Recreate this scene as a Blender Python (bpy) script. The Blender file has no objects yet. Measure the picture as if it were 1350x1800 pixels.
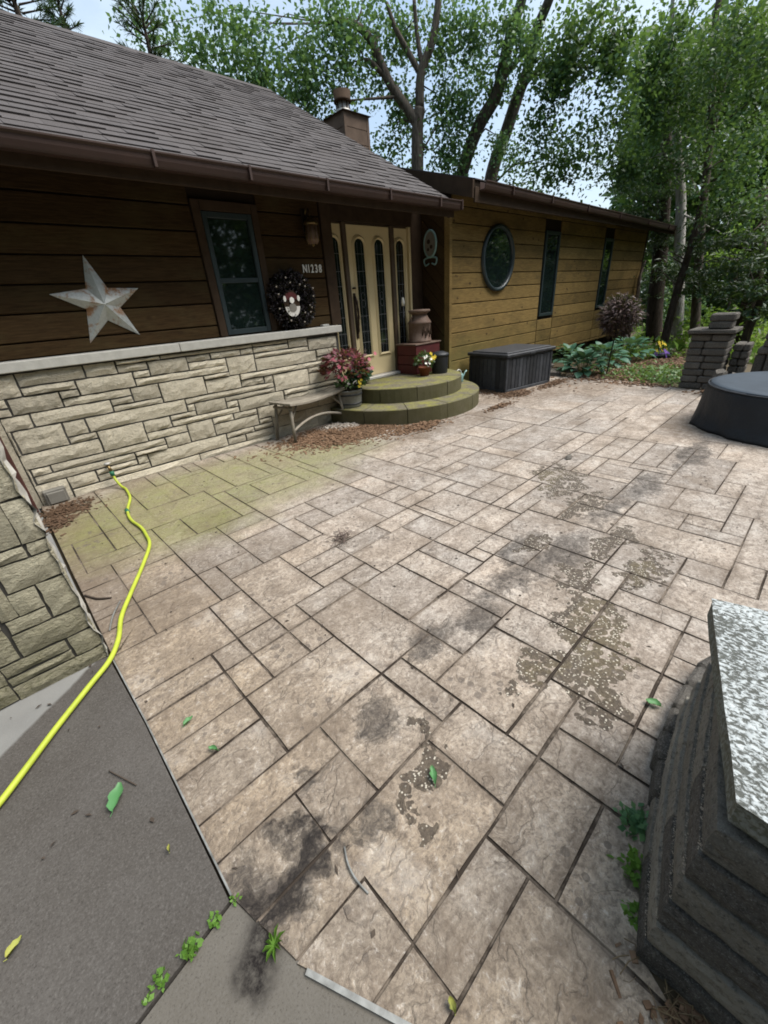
import bpy, math, random
import numpy as np
from mathutils import Vector, Matrix
random.seed(7); rng = np.random.default_rng(7)
S = bpy.context.scene
COL = S.collection
PI = math.pi

# ------------------------------------------------------------------ camera, sky, sun, exposure
RC = ((0.71612998, -0.69449205, -0.06956028), (-0.3639344, -0.28650501, -0.88626555), (0.59557501, 0.65999671, -0.45792438))
FPX, EYE = 707.767, 1.4
cd = bpy.data.cameras.new('camera'); cam = bpy.data.objects.new('camera', cd); COL.objects.link(cam)
cd.sensor_fit = 'HORIZONTAL'; cd.sensor_width = 36; cd.lens = 36 * FPX / 1350
cd.clip_start = .02; cd.clip_end = 500
cam.matrix_world = Matrix(((RC[0][0], -RC[1][0], -RC[2][0], 0), (RC[0][1], -RC[1][1], -RC[2][1], 0), (RC[0][2], -RC[1][2], -RC[2][2], EYE), (0, 0, 0, 1)))
S.camera = cam
S.view_settings.view_transform = 'Standard'; S.view_settings.look = 'None'
S.view_settings.exposure = 1.15; S.view_settings.gamma = 1
S.view_settings.use_curve_mapping = False
S.cycles.filter_width = 1.8
S.render.resolution_x = 768; S.render.resolution_y = 1024
SUN_EL, SUN_AZ = math.radians(61), math.radians(-46)      # direction towards the sun: azimuth measured from +X
w = bpy.data.worlds.new('World'); S.world = w; w.use_nodes = True
nt = w.node_tree; nt.nodes.clear()
def wn(t, **k):
    n = nt.nodes.new(t)
    for a, b in k.items(): setattr(n, a, b)
    return n
wo = wn('ShaderNodeOutputWorld'); bg = wn('ShaderNodeBackground'); sky = wn('ShaderNodeTexSky')
sky.sky_type = 'NISHITA'; sky.sun_disc = False; sky.sun_elevation = SUN_EL; sky.sun_rotation = PI / 2 - SUN_AZ
sky.air_density = 1.2; sky.dust_density = 2.0
tc = wn('ShaderNodeTexCoord'); mp = wn('ShaderNodeMapping'); mp.inputs['Scale'].default_value = (1, 1, 2.6)
no = wn('ShaderNodeTexNoise'); no.inputs['Scale'].default_value = 2.3; no.inputs['Detail'].default_value = 9; no.inputs['Roughness'].default_value = .55
cr = wn('ShaderNodeValToRGB'); cr.color_ramp.elements[0].position = .40; cr.color_ramp.elements[1].position = .62
cr.color_ramp.elements[0].color = (.32, .32, .32, 1); cr.color_ramp.elements[1].color = (1, 1, 1, 1)
mx = wn('ShaderNodeMix', data_type='RGBA'); mx.inputs['B'].default_value = (3.9, 4.7, 5.4, 1)
L = nt.links.new
L(tc.outputs['Generated'], mp.inputs['Vector']); L(mp.outputs[0], no.inputs['Vector']); L(no.outputs['Fac'], cr.inputs['Fac'])
L(cr.outputs['Color'], mx.inputs['Factor']); L(sky.outputs[0], mx.inputs['A']); L(mx.outputs['Result'], bg.inputs['Color'])
bg.inputs['Strength'].default_value = .094
L(bg.outputs[0], wo.inputs['Surface'])
sl = bpy.data.lights.new('sun', 'SUN'); sl.energy = 2.8; sl.angle = math.radians(38); sl.color = (1, .95, .88)
so = bpy.data.objects.new('sun', sl); COL.objects.link(so)
sd = Vector((math.cos(SUN_EL) * math.cos(SUN_AZ), math.cos(SUN_EL) * math.sin(SUN_AZ), math.sin(SUN_EL)))
so.rotation_euler = sd.to_track_quat('Z', 'Y').to_euler(); so.location = (0, -6, 12)

# ------------------------------------------------------------------ helpers
def at(px, py, d):
    """the point seen at (px, py) in the photograph, d metres away along the ground"""
    x, y = (px - 675) / FPX, (py - 900) / FPX
    v = [RC[0][i] * x + RC[1][i] * y + RC[2][i] for i in range(3)]
    k = d / math.hypot(v[0], v[1])
    return Vector((v[0] * k, v[1] * k, v[2] * k + EYE))
def gr(px, py, z=0):
    x, y = (px - 675) / FPX, (py - 900) / FPX
    v = [RC[0][i] * x + RC[1][i] * y + RC[2][i] for i in range(3)]
    k = (z - EYE) / v[2]
    return (v[0] * k, v[1] * k)
class MB:
    def __init__(s): s.v = []; s.f = []; s.sm = []
    def add(s, vs, fs, smooth=False):
        o = len(s.v); s.v += [tuple(p) for p in vs]; s.f += [tuple(i + o for i in f) for f in fs]; s.sm += [smooth] * len(fs)
    def mesh(s, name, mat=None):
        m = bpy.data.meshes.new(name); m.from_pydata(s.v, [], s.f)
        m.polygons.foreach_set('use_smooth', s.sm)
        if mat: m.materials.append(mat)
        m.update(); return m
def empty(name, label=None, cat=None, group=None, loc=(0, 0, 0)):
    o = bpy.data.objects.new(name, None); COL.objects.link(o); o.location = loc; o.empty_display_size = .1
    tag(o, label, cat, group); return o
def tag(o, label=None, cat=None, group=None, kind=None):
    if label: o['label'] = label
    if cat: o['category'] = cat
    if group: o['group'] = group
    if kind: o['kind'] = kind
    return o
def obj(name, mb, mat=None, parent=None, loc=None, rot=None):
    m = mb.mesh(name, mat) if isinstance(mb, MB) else mb
    o = bpy.data.objects.new(name, m); COL.objects.link(o)
    if parent: o.parent = parent
    if loc is not None: o.location = loc
    if rot is not None: o.rotation_euler = rot
    return o
def cbox(mb, x0, x1, y0, y1, z0, z1, c=.003, M=None):
    """box with chamfered edges"""
    c = min(c, .45 * min(x1 - x0, y1 - y0, z1 - z0)); X = (x0, x1); Y = (y0, y1); Z = (z0, z1)
    vs = []; idx = {}
    for i in (0, 1):
        for j in (0, 1):
            for k in (0, 1):
                sx, sy, sz = (1 - 2 * i), (1 - 2 * j), (1 - 2 * k)
                for a in range(3):
                    p = [X[i] + sx * c, Y[j] + sy * c, Z[k] + sz * c]; p[a] = (X[i], Y[j], Z[k])[a]
                    idx[(i, j, k, a)] = len(vs); vs.append(p)
    I = lambda *a: idx[a]
    fs = []
    for a in range(3):
        b, d = (a + 1) % 3, (a + 2) % 3
        for s in (0, 1):
            q = []
            for (u, v_) in ((0, 0), (1, 0), (1, 1), (0, 1)):
                t = [0, 0, 0]; t[a] = s; t[b] = u; t[d] = v_; q.append(I(*t, a))
            fs.append(q if s else q[::-1])
        for u in (0, 1):
            for v_ in (0, 1):
                t0 = [0, 0, 0]; t0[b] = u; t0[d] = v_; t1 = t0[:]; t1[a] = 1
                q = [I(*t0, b), I(*t1, b), I(*t1, d), I(*t0, d)]
                fs.append(q if (u == v_) else q[::-1])
    for i in (0, 1):
        for j in (0, 1):
            for k in (0, 1):
                q = [I(i, j, k, 0), I(i, j, k, 1), I(i, j, k, 2)]
                fs.append(q if (i + j + k) % 2 else q[::-1])
    if M is not None: vs = [M @ Vector(p) for p in vs]
    mb.add(vs, fs)
def bx(name, x0, x1, y0, y1, z0, z1, mat, parent=None, c=.003, M=None):
    mb = MB(); cbox(mb, x0, x1, y0, y1, z0, z1, c, M); return obj(name, mb, mat, parent)
def tube(mb, pts, rad, n=8, caps=True, smooth=True):
    pts = [Vector(p) for p in pts]; N = len(pts)
    if not hasattr(rad, '__len__'): rad = [rad] * N
    vs = []; up = Vector((0, 0, 1)); prev = None
    for i, p in enumerate(pts):
        t = (pts[min(i + 1, N - 1)] - pts[max(i - 1, 0)]).normalized()
        a = prev if prev is not None else (up if abs(t.z) < .9 else Vector((1, 0, 0)))
        a = (a - t * a.dot(t)).normalized(); b = t.cross(a); prev = a
        for k in range(n):
            an = 2 * PI * k / n; vs.append(p + (a * math.cos(an) + b * math.sin(an)) * rad[i])
    fs = []
    for i in range(N - 1):
        for k in range(n):
            fs.append((i * n + k, i * n + (k + 1) % n, (i + 1) * n + (k + 1) % n, (i + 1) * n + k))
    if caps: fs += [tuple(range(n - 1, -1, -1)), tuple((N - 1) * n + k for k in range(n))]
    mb.add(vs, fs, smooth)
def lathe(mb, prof, n=24, c=(0, 0, 0), smooth=True, sx=1, sy=1, wob=None):
    vs = []; fs = []
    for i, (r, z) in enumerate(prof):
        for k in range(n):
            a = 2 * PI * k / n; rr = r + (wob(a, i) if wob else 0)
            vs.append((c[0] + rr * math.cos(a) * sx, c[1] + rr * math.sin(a) * sy, c[2] + z))
    for i in range(len(prof) - 1):
        for k in range(n): fs.append((i * n + k, i * n + (k + 1) % n, (i + 1) * n + (k + 1) % n, (i + 1) * n + k))
    fs.append(tuple(range(n - 1, -1, -1))); fs.append(tuple((len(prof) - 1) * n + k for k in range(n)))
    mb.add(vs, fs, smooth)
def catmull(P, n=8):
    P = [Vector(p) for p in P]; out = []
    for i in range(len(P) - 1):
        p0, p1, p2, p3 = P[max(i - 1, 0)], P[i], P[i + 1], P[min(i + 2, len(P) - 1)]
        for j in range(n):
            t = j / n
            out.append(.5 * ((2 * p1) + (p2 - p0) * t + (2 * p0 - 5 * p1 + 4 * p2 - p3) * t * t + (3 * p1 - p0 - 3 * p2 + p3) * t ** 3))
    out.append(P[-1]); return out
def rock(mb, x0, x1, y, z0, z1, depth, amp, seed, axis=0, prot=0, edge=.008):
    """split-face stone: face towards -y (axis 0) or -x (axis 1), rough relief, pillowed rim"""
    r = random.Random(seed); w_, h = x1 - x0, z1 - z0
    nx = max(2, min(8, int(w_ / .055) + 1)); nz = max(2, min(4, int(h / .05) + 1))
    vs = []; idx = {}
    for j in range(nz + 1):
        for i in range(nx + 1):
            rim = i in (0, nx) or j in (0, nz)
            u = i / nx; v_ = j / nz
            if not rim: u += r.uniform(-.25, .25) / nx; v_ += r.uniform(-.25, .25) / nz
            e = 0 if not rim else r.uniform(.3, 1) * edge
            px = x0 + u * w_ + (r.uniform(-.003, .003) if rim else 0); pz = z0 + v_ * h + (r.uniform(-.003, .003) if rim else 0)
            d = y - prot - (r.uniform(0, amp) if not rim else 0) + e
            idx[i, j] = len(vs); vs.append((px, d, pz))
    fs = [(idx[i, j], idx[i + 1, j], idx[i + 1, j + 1], idx[i, j + 1]) for j in range(nz) for i in range(nx)]
    ring = [(i, 0) for i in range(nx)] + [(nx, j) for j in range(nz)] + [(i, nz) for i in range(nx, 0, -1)] + [(0, j) for j in range(nz, 0, -1)]
    o = len(vs)
    for q in ring:
        p = vs[idx[q]]; vs.append((p[0], y + depth, p[2]))
    for a in range(len(ring)):
        b = (a + 1) % len(ring); fs.append((idx[ring[b]], idx[ring[a]], o + a, o + b))
    if axis == 1: vs = [(p[1], -p[0], p[2]) for p in vs]
    mb.add(vs, fs)
def leaves(name, C, size, mat, parent=None, droop=0.0, fold=.25, aspect=.55, up=.35, dirs=None):
    """many leaf blades in one mesh; C is an N x 3 array of leaf bases, size an N array"""
    N = len(C); n = rng.normal(size=(N, 3)); n[:, 2] = np.abs(n[:, 2]) + up; n /= np.linalg.norm(n, axis=1)[:, None]
    t = rng.normal(size=(N, 3)) if dirs is None else dirs + rng.normal(size=(N, 3)) * .45
    t[:, 2] -= droop; t -= n * (t * n).sum(1)[:, None]; t /= np.linalg.norm(t, axis=1)[:, None] + 1e-9
    b = np.cross(n, t); s = size[:, None]
    v = np.empty((N, 4, 3)); mid = C + t * s * .45
    v[:, 0] = C; v[:, 1] = mid + b * s * aspect * .5 + n * s * fold * .3; v[:, 2] = C + t * s - n * s * fold * .25; v[:, 3] = mid - b * s * aspect * .5 + n * s * fold * .3
    m = bpy.data.meshes.new(name); m.vertices.add(4 * N); m.vertices.foreach_set('co', v.astype(np.float32).ravel())
    m.loops.add(4 * N); m.loops.foreach_set('vertex_index', np.arange(4 * N, dtype=np.int32))
    m.polygons.add(N); m.polygons.foreach_set('loop_start', np.arange(0, 4 * N, 4, dtype=np.int32))
    m.update(calc_edges=True); m.validate(); m.materials.append(mat)
    o = bpy.data.objects.new(name, m); COL.objects.link(o)
    if parent: o.parent = parent
    return o

# ------------------------------------------------------------------ materials
class NM:
    """small wrapper for building node materials"""
    def __init__(s, name):
        s.m = bpy.data.materials.new(name); s.m.use_nodes = True; s.t = s.m.node_tree; s.t.nodes.clear()
        s.out = s.n('ShaderNodeOutputMaterial'); s.b = s.n('ShaderNodeBsdfPrincipled'); s.l(s.b.outputs[0], s.out.inputs[0])
        g = s.n('ShaderNodeNewGeometry'); s.pos = g.outputs['Position']; s.isl = g.outputs['Random Per Island']
        s.rnd = s.n('ShaderNodeObjectInfo').outputs['Random']
    def n(s, t, **k):
        q = s.t.nodes.new(t)
        for a, b in k.items(): setattr(q, a, b)
        return q
    def l(s, a, b): s.t.links.new(a, b)
    def set(s, sock, v):
        if isinstance(v, (int, float)): sock.default_value = v
        elif isinstance(v, tuple): sock.default_value = v if len(v) != 3 or sock.type == 'VECTOR' else (*v, 1)
        else: s.l(v, sock)
    def noise(s, vec, scale, detail=4, rough=.55, dist=0):
        q = s.n('ShaderNodeTexNoise'); s.l(vec, q.inputs['Vector']); q.inputs['Scale'].default_value = scale; q.inputs['Detail'].default_value = detail
        q.inputs['Roughness'].default_value = rough; q.inputs['Distortion'].default_value = dist; return q.outputs['Fac']
    def vor(s, vec, scale, feature='F1', out='Distance', rnd=1):
        q = s.n('ShaderNodeTexVoronoi', feature=feature); s.l(vec, q.inputs['Vector']); q.inputs['Scale'].default_value = scale
        q.inputs['Randomness'].default_value = rnd; return q.outputs[out]
    def math(s, op, a, b=0.0, clamp=False):
        q = s.n('ShaderNodeMath', operation=op, use_clamp=clamp); s.set(q.inputs[0], a); s.set(q.inputs[1], b); return q.outputs[0]
    def mr(s, v, a, b, c=0.0, d=1.0, smooth=False):
        q = s.n('ShaderNodeMapRange', interpolation_type='SMOOTHSTEP' if smooth else 'LINEAR'); s.set(q.inputs[0], v)
        for i, x in enumerate((a, b, c, d)): s.set(q.inputs[i + 1], x)
        return q.outputs[0]
    def mix(s, f, a, b, blend='MIX'):
        q = s.n('ShaderNodeMix', data_type='RGBA', blend_type=blend); s.set(q.inputs['Factor'], f); s.set(q.inputs['A'], a); s.set(q.inputs['B'], b); return q.outputs['Result']
    def mapv(s, vec, loc=(0, 0, 0), rot=(0, 0, 0), sc=(1, 1, 1), t='POINT'):
        q = s.n('ShaderNodeMapping', vector_type=t); s.l(vec, q.inputs['Vector'])
        q.inputs['Location'].default_value = loc; q.inputs['Rotation'].default_value = rot; q.inputs['Scale'].default_value = sc; return q.outputs[0]
    def vadd(s, a, b, op='ADD'):
        q = s.n('ShaderNodeVectorMath', operation=op); s.set(q.inputs[0], a); s.set(q.inputs[1], b); return q.outputs[0]
    def own(s, k=17.0):
        """world position shifted by the object's own random number, so alike pieces differ"""
        c = s.n('ShaderNodeCombineXYZ'); v = s.math('MULTIPLY', s.rnd, k)
        for i in range(3): s.l(v, c.inputs[i])
        return s.vadd(s.pos, c.outputs[0])
    def bump(s, h, strength=.5, dist=.01):
        q = s.n('ShaderNodeBump'); s.set(q.inputs['Height'], h); q.inputs['Strength'].default_value = strength; q.inputs['Distance'].default_value = dist
        s.l(q.outputs[0], s.b.inputs['Normal'])
    def done(s, col, rough=.8, spec=.3, metal=0.0):
        s.set(s.b.inputs['Base Color'], col); s.set(s.b.inputs['Roughness'], rough); s.b.inputs['Specular IOR Level'].default_value = spec
        s.b.inputs['Metallic'].default_value = metal; return s.m
    def blobs(s, vec, L):
        """union of soft ellipses on the ground: (x, y, rx, ry, degrees)"""
        r = None
        for (x, y, rx, ry, a) in L:
            q = s.mapv(vec, (x, y, 0), (0, 0, math.radians(a)), (rx, ry, 50), 'TEXTURE')
            ln = s.n('ShaderNodeVectorMath', operation='LENGTH'); s.l(q, ln.inputs[0])
            v = s.mr(ln.outputs['Value'], 1.25, .35, 0, 1, True)
            r = v if r is None else s.math('MAXIMUM', r, v)
        return r

def simple(name, c1, c2, scale=6, rough=.75, spec=.3, bump=.3, bscale=40, metal=0.0, var=.12, bdist=.004):
    m = NM(name); p = m.own(); n = m.noise(p, scale, 6, .6)
    col = m.mix(m.mr(n, .3, .7), c1, c2)
    h = m.n('ShaderNodeHueSaturation'); m.l(col, h.inputs['Color']); m.l(m.mr(m.rnd, 0, 1, 1 - var, 1 + var), h.inputs['Value'])
    m.bump(m.noise(p, bscale, 5, .6), bump, bdist)
    return m.done(h.outputs[0], rough, spec, metal)

def foliage(name, cols, trans=.35, rough=.5):
    m = NM(name); r = m.n('ShaderNodeValToRGB'); e = r.color_ramp.elements
    e[0].position = 0; e[0].color = (*cols[0], 1); e[1].position = 1; e[1].color = (*cols[-1], 1)
    for i, c in enumerate(cols[1:-1]): q = e.new((i + 1) / (len(cols) - 1)); q.color = (*c, 1)
    big = m.noise(m.pos, .9, 2)
    f = m.math('ADD', m.math('MULTIPLY', m.isl, .6), m.mr(big, .3, .7, -.05, .45), True)
    m.l(f, r.inputs['Fac']); m.done(r.outputs[0], rough, .35)
    t = m.n('ShaderNodeBsdfTranslucent'); mxs = m.n('ShaderNodeMixShader'); mxs.inputs[0].default_value = trans
    tcol = m.mix(.5, r.outputs[0], (.22, .34, .05)); m.l(tcol, t.inputs['Color'])
    m.l(m.b.outputs[0], mxs.inputs[1]); m.l(t.outputs[0], mxs.inputs[2]); m.l(mxs.outputs[0], m.out.inputs[0]); return m.m

# stamped concrete of the patio: tan slate print, algae, grime and lichen where the photograph has them
GREEN = [(1.0, 3.75, 1.0, .8, -10), (1.5, 3.85, 1.2, .6, 0), (.4, 3.55, .6, .8, 0), (.9, 3.2, .8, .6, 0), (2.3, 3.6, .9, .55, -20), (1.7, 3.3, .8, .6, 0)]
GRIME = [(.17, .66, .12, .085, 0), (.05, .60, .15, .12, 40), (.0, .70, .10, .12, 0), (.62, .79, .15, .11, 0), (1.03, .9, .2, .14, 0), (1.33, .84, .24, .13, 0), (1.72, .86, .36, .15, -10),
         (2.15, .78, .36, .15, 0), (2.9, .78, .5, .14, 0), (3.4, .71, .5, .14, 0), (4.4, .62, .7, .14, 0), (.35, .61, .12, .07, 0), (2.0, 1.0, .3, .12, 0), (.30, .84, .08, .06, 0)]
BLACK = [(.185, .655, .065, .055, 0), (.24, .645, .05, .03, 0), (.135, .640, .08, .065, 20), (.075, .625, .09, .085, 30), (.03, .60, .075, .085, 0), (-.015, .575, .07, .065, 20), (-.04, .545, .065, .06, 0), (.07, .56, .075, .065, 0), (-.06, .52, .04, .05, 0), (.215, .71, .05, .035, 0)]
DIRT = [(-.0, 3.3, .3, 1.3, 0), (2.9, 4.2, 1.0, .35, 10), (6.3, 3.0, 1.3, .55, -10), (6.8, 2.4, .8, .35, 0), (3.7, 3.2, .9, .25, 10), (.9, 2.95, .25, .2, 0), (5.6, 3.3, .6, .4, 0), (5.3, .9, .8, .3, 0), (.3, 2.2, .4, .3, 0), (4.6, 3.0, .7, .22, 5)]
LICHEN = [(1.62, .41, .28, .14, 10), (1.40, .31, .25, .15, 0), (1.22, .22, .13, .08, 0), (1.24, .46, .15, .08, 0), (1.78, .53, .22, .07, 0), (2.25, .38, .32, .10, 0), (2.42, .60, .34, .10, 0), (1.95, .64, .24, .09, 0), (1.55, .56, .12, .06, 0),
          (3.1, 1.2, .42, .15, 0), (3.3, 1.42, .28, .1, 0), (.60, .53, .10, .07, 0), (.47, .52, .07, .05, 0), (.68, .64, .05, .06, 0), (.46, .45, .05, .03, 0), (2.8, .95, .35, .11, 0), (1.05, .50, .07, .04, 0), (2.1, .95, .2, .08, 0)]
OLIVE = [(1.5, .33, .26, .15, 0), (1.7, .44, .18, .09, 0), (2.22, .38, .16, .05, 0), (3.1, 1.35, .3, .12, 0), (1.25, .46, .08, .04, 0)]
def make_patio():
    m = NM('stamped_concrete'); p = m.pos; q = m.own(9)
    warp = m.n('ShaderNodeTexNoise'); m.l(p, warp.inputs['Vector']); warp.inputs['Scale'].default_value = 7; warp.inputs['Detail'].default_value = 5
    wv = m.vadd(warp.outputs['Color'], (.5, .5, .5), 'SUBTRACT'); sc = m.n('ShaderNodeVectorMath', operation='SCALE'); m.l(wv, sc.inputs[0]); sc.inputs['Scale'].default_value = .34
    pw = m.vadd(p, sc.outputs[0])
    a = m.noise(q, 2.2, 6, .6); b = m.noise(p, 14, 8, .72); c = m.noise(p, 75, 4, .7)
    st = m.noise(m.mapv(m.vadd(q, sc.outputs[0]), sc=(1, 3.2, 1)), 16, 7, .72, .8); e2 = m.noise(p, 46, 6, .78, .5)
    sxp = m.n('ShaderNodeSeparateXYZ'); m.l(p, sxp.inputs[0]); gx = m.mr(sxp.outputs[0], .2, 1.6)
    col = m.mix(m.mr(a, .35, .65), m.mix(gx, (.345, .28, .21), (.47, .405, .345)), m.mix(gx, (.31, .26, .205), (.42, .375, .33)))
    hs = m.n('ShaderNodeHueSaturation'); m.l(col, hs.inputs['Color']); m.l(m.mr(m.rnd, 0, 1, .82, 1.1), hs.inputs['Value']); m.l(m.mr(m.rnd, 0, 1, .85, 1.2), hs.inputs['Saturation'])
    col = m.mix(m.mr(b, .44, .68, 0, .66), hs.outputs[0], (.155, .122, .096))
    col = m.mix(m.mr(st, .5, .66, 0, .55), col, (.13, .105, .085))
    col = m.mix(m.mr(st, .45, .32, 0, .5), col, (.60, .545, .48))
    col = m.mix(m.mr(e2, .50, .64, 0, .72), col, (.105, .083, .066)); col = m.mix(m.mr(e2, .43, .31, 0, .6), col, (.66, .61, .55))
    col = m.mix(m.mr(c, .5, .66, 0, .55), col, (.12, .095, .078))
    gr_ = m.noise(p, 3.4, 7, .66, .3); col = m.mix(m.mr(gr_, .47, .66, 0, .6), col, (.15, .115, .085)); col = m.mix(m.mr(gr_, .44, .32, 0, .3), col, (.58, .54, .49))
    at_ = m.n('ShaderNodeAttribute'); at_.attribute_name = 'edge_dirt'; ed = m.mr(m.math('ADD', m.math('MULTIPLY', at_.outputs['Fac'], .55), m.math('SUBTRACT', b, .5)), .18, .62); col = m.mix(m.math('MULTIPLY', ed, .42), col, (.12, .092, .07))
    # slate veins
    dv = m.vadd(q, sc.outputs[0]); ve = m.vor(m.mapv(dv, sc=(1.3, 3.4, 1)), 2.2, 'DISTANCE_TO_EDGE'); vm = m.math('MULTIPLY', m.mr(ve, .03, 0), m.mr(a, .4, .55))
    col = m.mix(m.math('MULTIPLY', vm, .3), col, (.13, .105, .085))
    # dirt, algae
    d = m.blobs(pw, DIRT); col = m.mix(m.math('MULTIPLY', d, m.mr(b, .3, .65, .25, .85)), col, (.15, .115, .085))
    g = m.blobs(pw, GREEN); col = m.mix(m.math('MULTIPLY', g, m.mr(m.math('ADD', m.math('MULTIPLY', b, .5), m.math('MULTIPLY', gr_, .5)), .36, .6, .82, .3)), col, (.165, .172, .045))
    # black grime
    k = m.blobs(pw, GRIME); gn = m.math('ADD', m.math('MULTIPLY', b, .35), m.math('ADD', m.math('MULTIPLY', st, .33), m.math('MULTIPLY', e2, .32))); km = m.mr(m.math('ADD', m.math('MULTIPLY', k, .55), m.math('MULTIPLY', gn, 1.5)), .95, 1.42); col = m.mix(m.math('MULTIPLY', km, .9), col, (.05, .044, .04))
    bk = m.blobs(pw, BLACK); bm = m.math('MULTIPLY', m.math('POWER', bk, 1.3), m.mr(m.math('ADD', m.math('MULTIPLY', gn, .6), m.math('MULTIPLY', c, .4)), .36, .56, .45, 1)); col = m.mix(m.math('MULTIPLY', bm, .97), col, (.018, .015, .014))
    # lichen patches with pale dots, and single round spots
    lz = m.blobs(pw, LICHEN); sw = m.n('ShaderNodeVectorMath', operation='SCALE'); m.l(wv, sw.inputs[0]); sw.inputs['Scale'].default_value = .03
    ps = m.vadd(p, sw.outputs[0]); lv = m.n('ShaderNodeTexVoronoi'); m.l(ps, lv.inputs['Vector']); lv.inputs['Scale'].default_value = 33
    lc = m.n('ShaderNodeSeparateColor'); m.l(lv.outputs['Color'], lc.inputs[0])
    rad = m.mr(m.math('SUBTRACT', m.math('ADD', m.math('MULTIPLY', lz, 1.25), m.math('MULTIPLY', m.noise(p, 11, 4, .6), .9)), m.math('MULTIPLY', lc.outputs[0], .55)), .48, .94, 0, .76)
    lm = m.math('MULTIPLY', m.mr(m.math('SUBTRACT', rad, lv.outputs['Distance']), .0, .06), m.mr(lz, .02, .1))
    ol = m.blobs(pw, OLIVE); lcol = m.mix(m.math('MULTIPLY', ol, .85), (.060, .047, .037), (.10, .08, .042))
    dots = m.mr(m.vor(p, 85, rnd=1), .34, .22); lcol = m.mix(m.mr(e2, .45, .6, 0, .6), lcol, (.16, .13, .095)); lcol = m.mix(m.mr(c, .45, .6, 0, .5), lcol, (.035, .028, .022)); lcol = m.mix(m.math('MULTIPLY', dots, m.mr(m.noise(p, 30, 2), .42, .52)), lcol, (.52, .48, .40))
    col = m.mix(m.math('MULTIPLY', lm, .9), col, lcol)
    vs = m.n('ShaderNodeTexVoronoi'); m.l(p, vs.inputs['Vector']); vs.inputs['Scale'].default_value = 17
    sp = m.math('LESS_THAN', vs.outputs['Distance'], m.mr(m.noise(p, 2.3, 2), .42, .72, .0, .36)); ring = m.math('GREATER_THAN', vs.outputs['Distance'], .1)
    col = m.mix(m.math('MULTIPLY', sp, m.mr(ring, 0, 1, .45, .68)), col, (.12, .10, .085))
    h = m.math('ADD', m.math('MULTIPLY', b, 1.0), m.math('ADD', m.math('MULTIPLY', c, .35), m.math('MULTIPLY', vm, -.5)))
    h = m.math('ADD', h, m.math('ADD', m.math('MULTIPLY', st, .9), m.math('MULTIPLY', e2, .5))); m.bump(h, .75, .012)
    return m.done(col, m.mr(b, .3, .7, .7, .9), .22)
def make_joint():
    m = NM('joint_dirt'); a = m.noise(m.pos, 3.1, 5, .6); b = m.noise(m.pos, 40, 4, .7)
    col = m.mix(m.mr(m.math('ADD', a, m.math('MULTIPLY', m.math('SUBTRACT', b, .5), .35)), .46, .62), (.038, .03, .024), (.17, .14, .112)); m.bump(b, .6, .004); return m.done(col, .95, .1)
def make_driveway(name='damp_concrete', c1=(.060, .054, .048), c2=(.078, .072, .066)):
    m = NM(name); p = m.pos; a = m.noise(p, 3, 6, .6); c = m.noise(p, 160, 3, .8)
    col = m.mix(m.mr(a, .3, .7), c1, c2)
    col = m.mix(m.mr(m.noise(p, 1.3, 5, .6), .5, .7, 0, .35), col, (.13, .12, .11))
    col = m.mix(m.mr(c, .52, .72, 0, .75), col, (.125, .117, .108)); col = m.mix(m.mr(c, .45, .3, 0, .6), col, (.022, .019, .017))
    # paler dry strip along the foot of the pier
    sx = m.n('ShaderNodeSeparateXYZ'); m.l(m.vadd(p, m.mapv(p, sc=(0, 0, 0))), sx.inputs[0])
    e = m.math('ADD', m.math('SUBTRACT', sx.outputs[1], m.math('MULTIPLY', sx.outputs[0], .72)), m.math('MULTIPLY', m.noise(p, 6, 5), .05))
    dry = m.mr(e, 2.085, 2.105); col = m.mix(m.math('MULTIPLY', dry, .9), col, m.mix(m.mr(a, .3, .7), (.22, .22, .21), (.165, .165, .16)))
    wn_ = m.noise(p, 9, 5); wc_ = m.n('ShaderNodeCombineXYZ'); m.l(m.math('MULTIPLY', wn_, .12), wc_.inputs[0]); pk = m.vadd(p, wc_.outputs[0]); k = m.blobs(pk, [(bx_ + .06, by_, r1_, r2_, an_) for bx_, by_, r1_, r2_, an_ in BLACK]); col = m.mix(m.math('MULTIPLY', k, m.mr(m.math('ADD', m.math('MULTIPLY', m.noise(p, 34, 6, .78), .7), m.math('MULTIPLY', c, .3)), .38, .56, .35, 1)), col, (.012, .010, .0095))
    m.bump(c, .5, .003); return m.done(col, .85, .14)
def make_stone(name, c1, c2, moss=False):
    m = NM(name); q = m.own(); a = m.noise(q, 5, 6, .62); b = m.noise(m.mapv(q, sc=(1, 1, 1.5)), 42, 6, .72, .6)
    col = m.mix(m.mr(a, .3, .7), c1, c2); hs = m.n('ShaderNodeHueSaturation'); m.l(col, hs.inputs['Color']); m.l(m.mr(m.rnd, 0, 1, .72, 1.12), hs.inputs['Value'])
    col = m.mix(m.mr(b, .5, .72, 0, .55), hs.outputs[0], (.14, .12, .082)); w2 = m.noise(m.pos, 4, 6, .7); col = m.mix(m.mr(w2, .54, .74, 0, .4), col, (.19, .16, .105))
    if moss:
        sx = m.n('ShaderNodeSeparateXYZ'); m.l(m.pos, sx.inputs[0]); k = m.mr(m.math('ADD', sx.outputs[2], m.math('MULTIPLY', m.noise(m.pos, 5, 4), .5)), 1.0, .3)
        col = m.mix(m.math('MULTIPLY', k, m.mr(b, .35, .6, .85, .35)), col, (.075, .072, .022))
    m.bump(m.math('ADD', b, m.math('MULTIPLY', m.noise(q, 110, 4, .7), .4)), 1.0, .022); return m.done(col, .88, .2)
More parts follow.
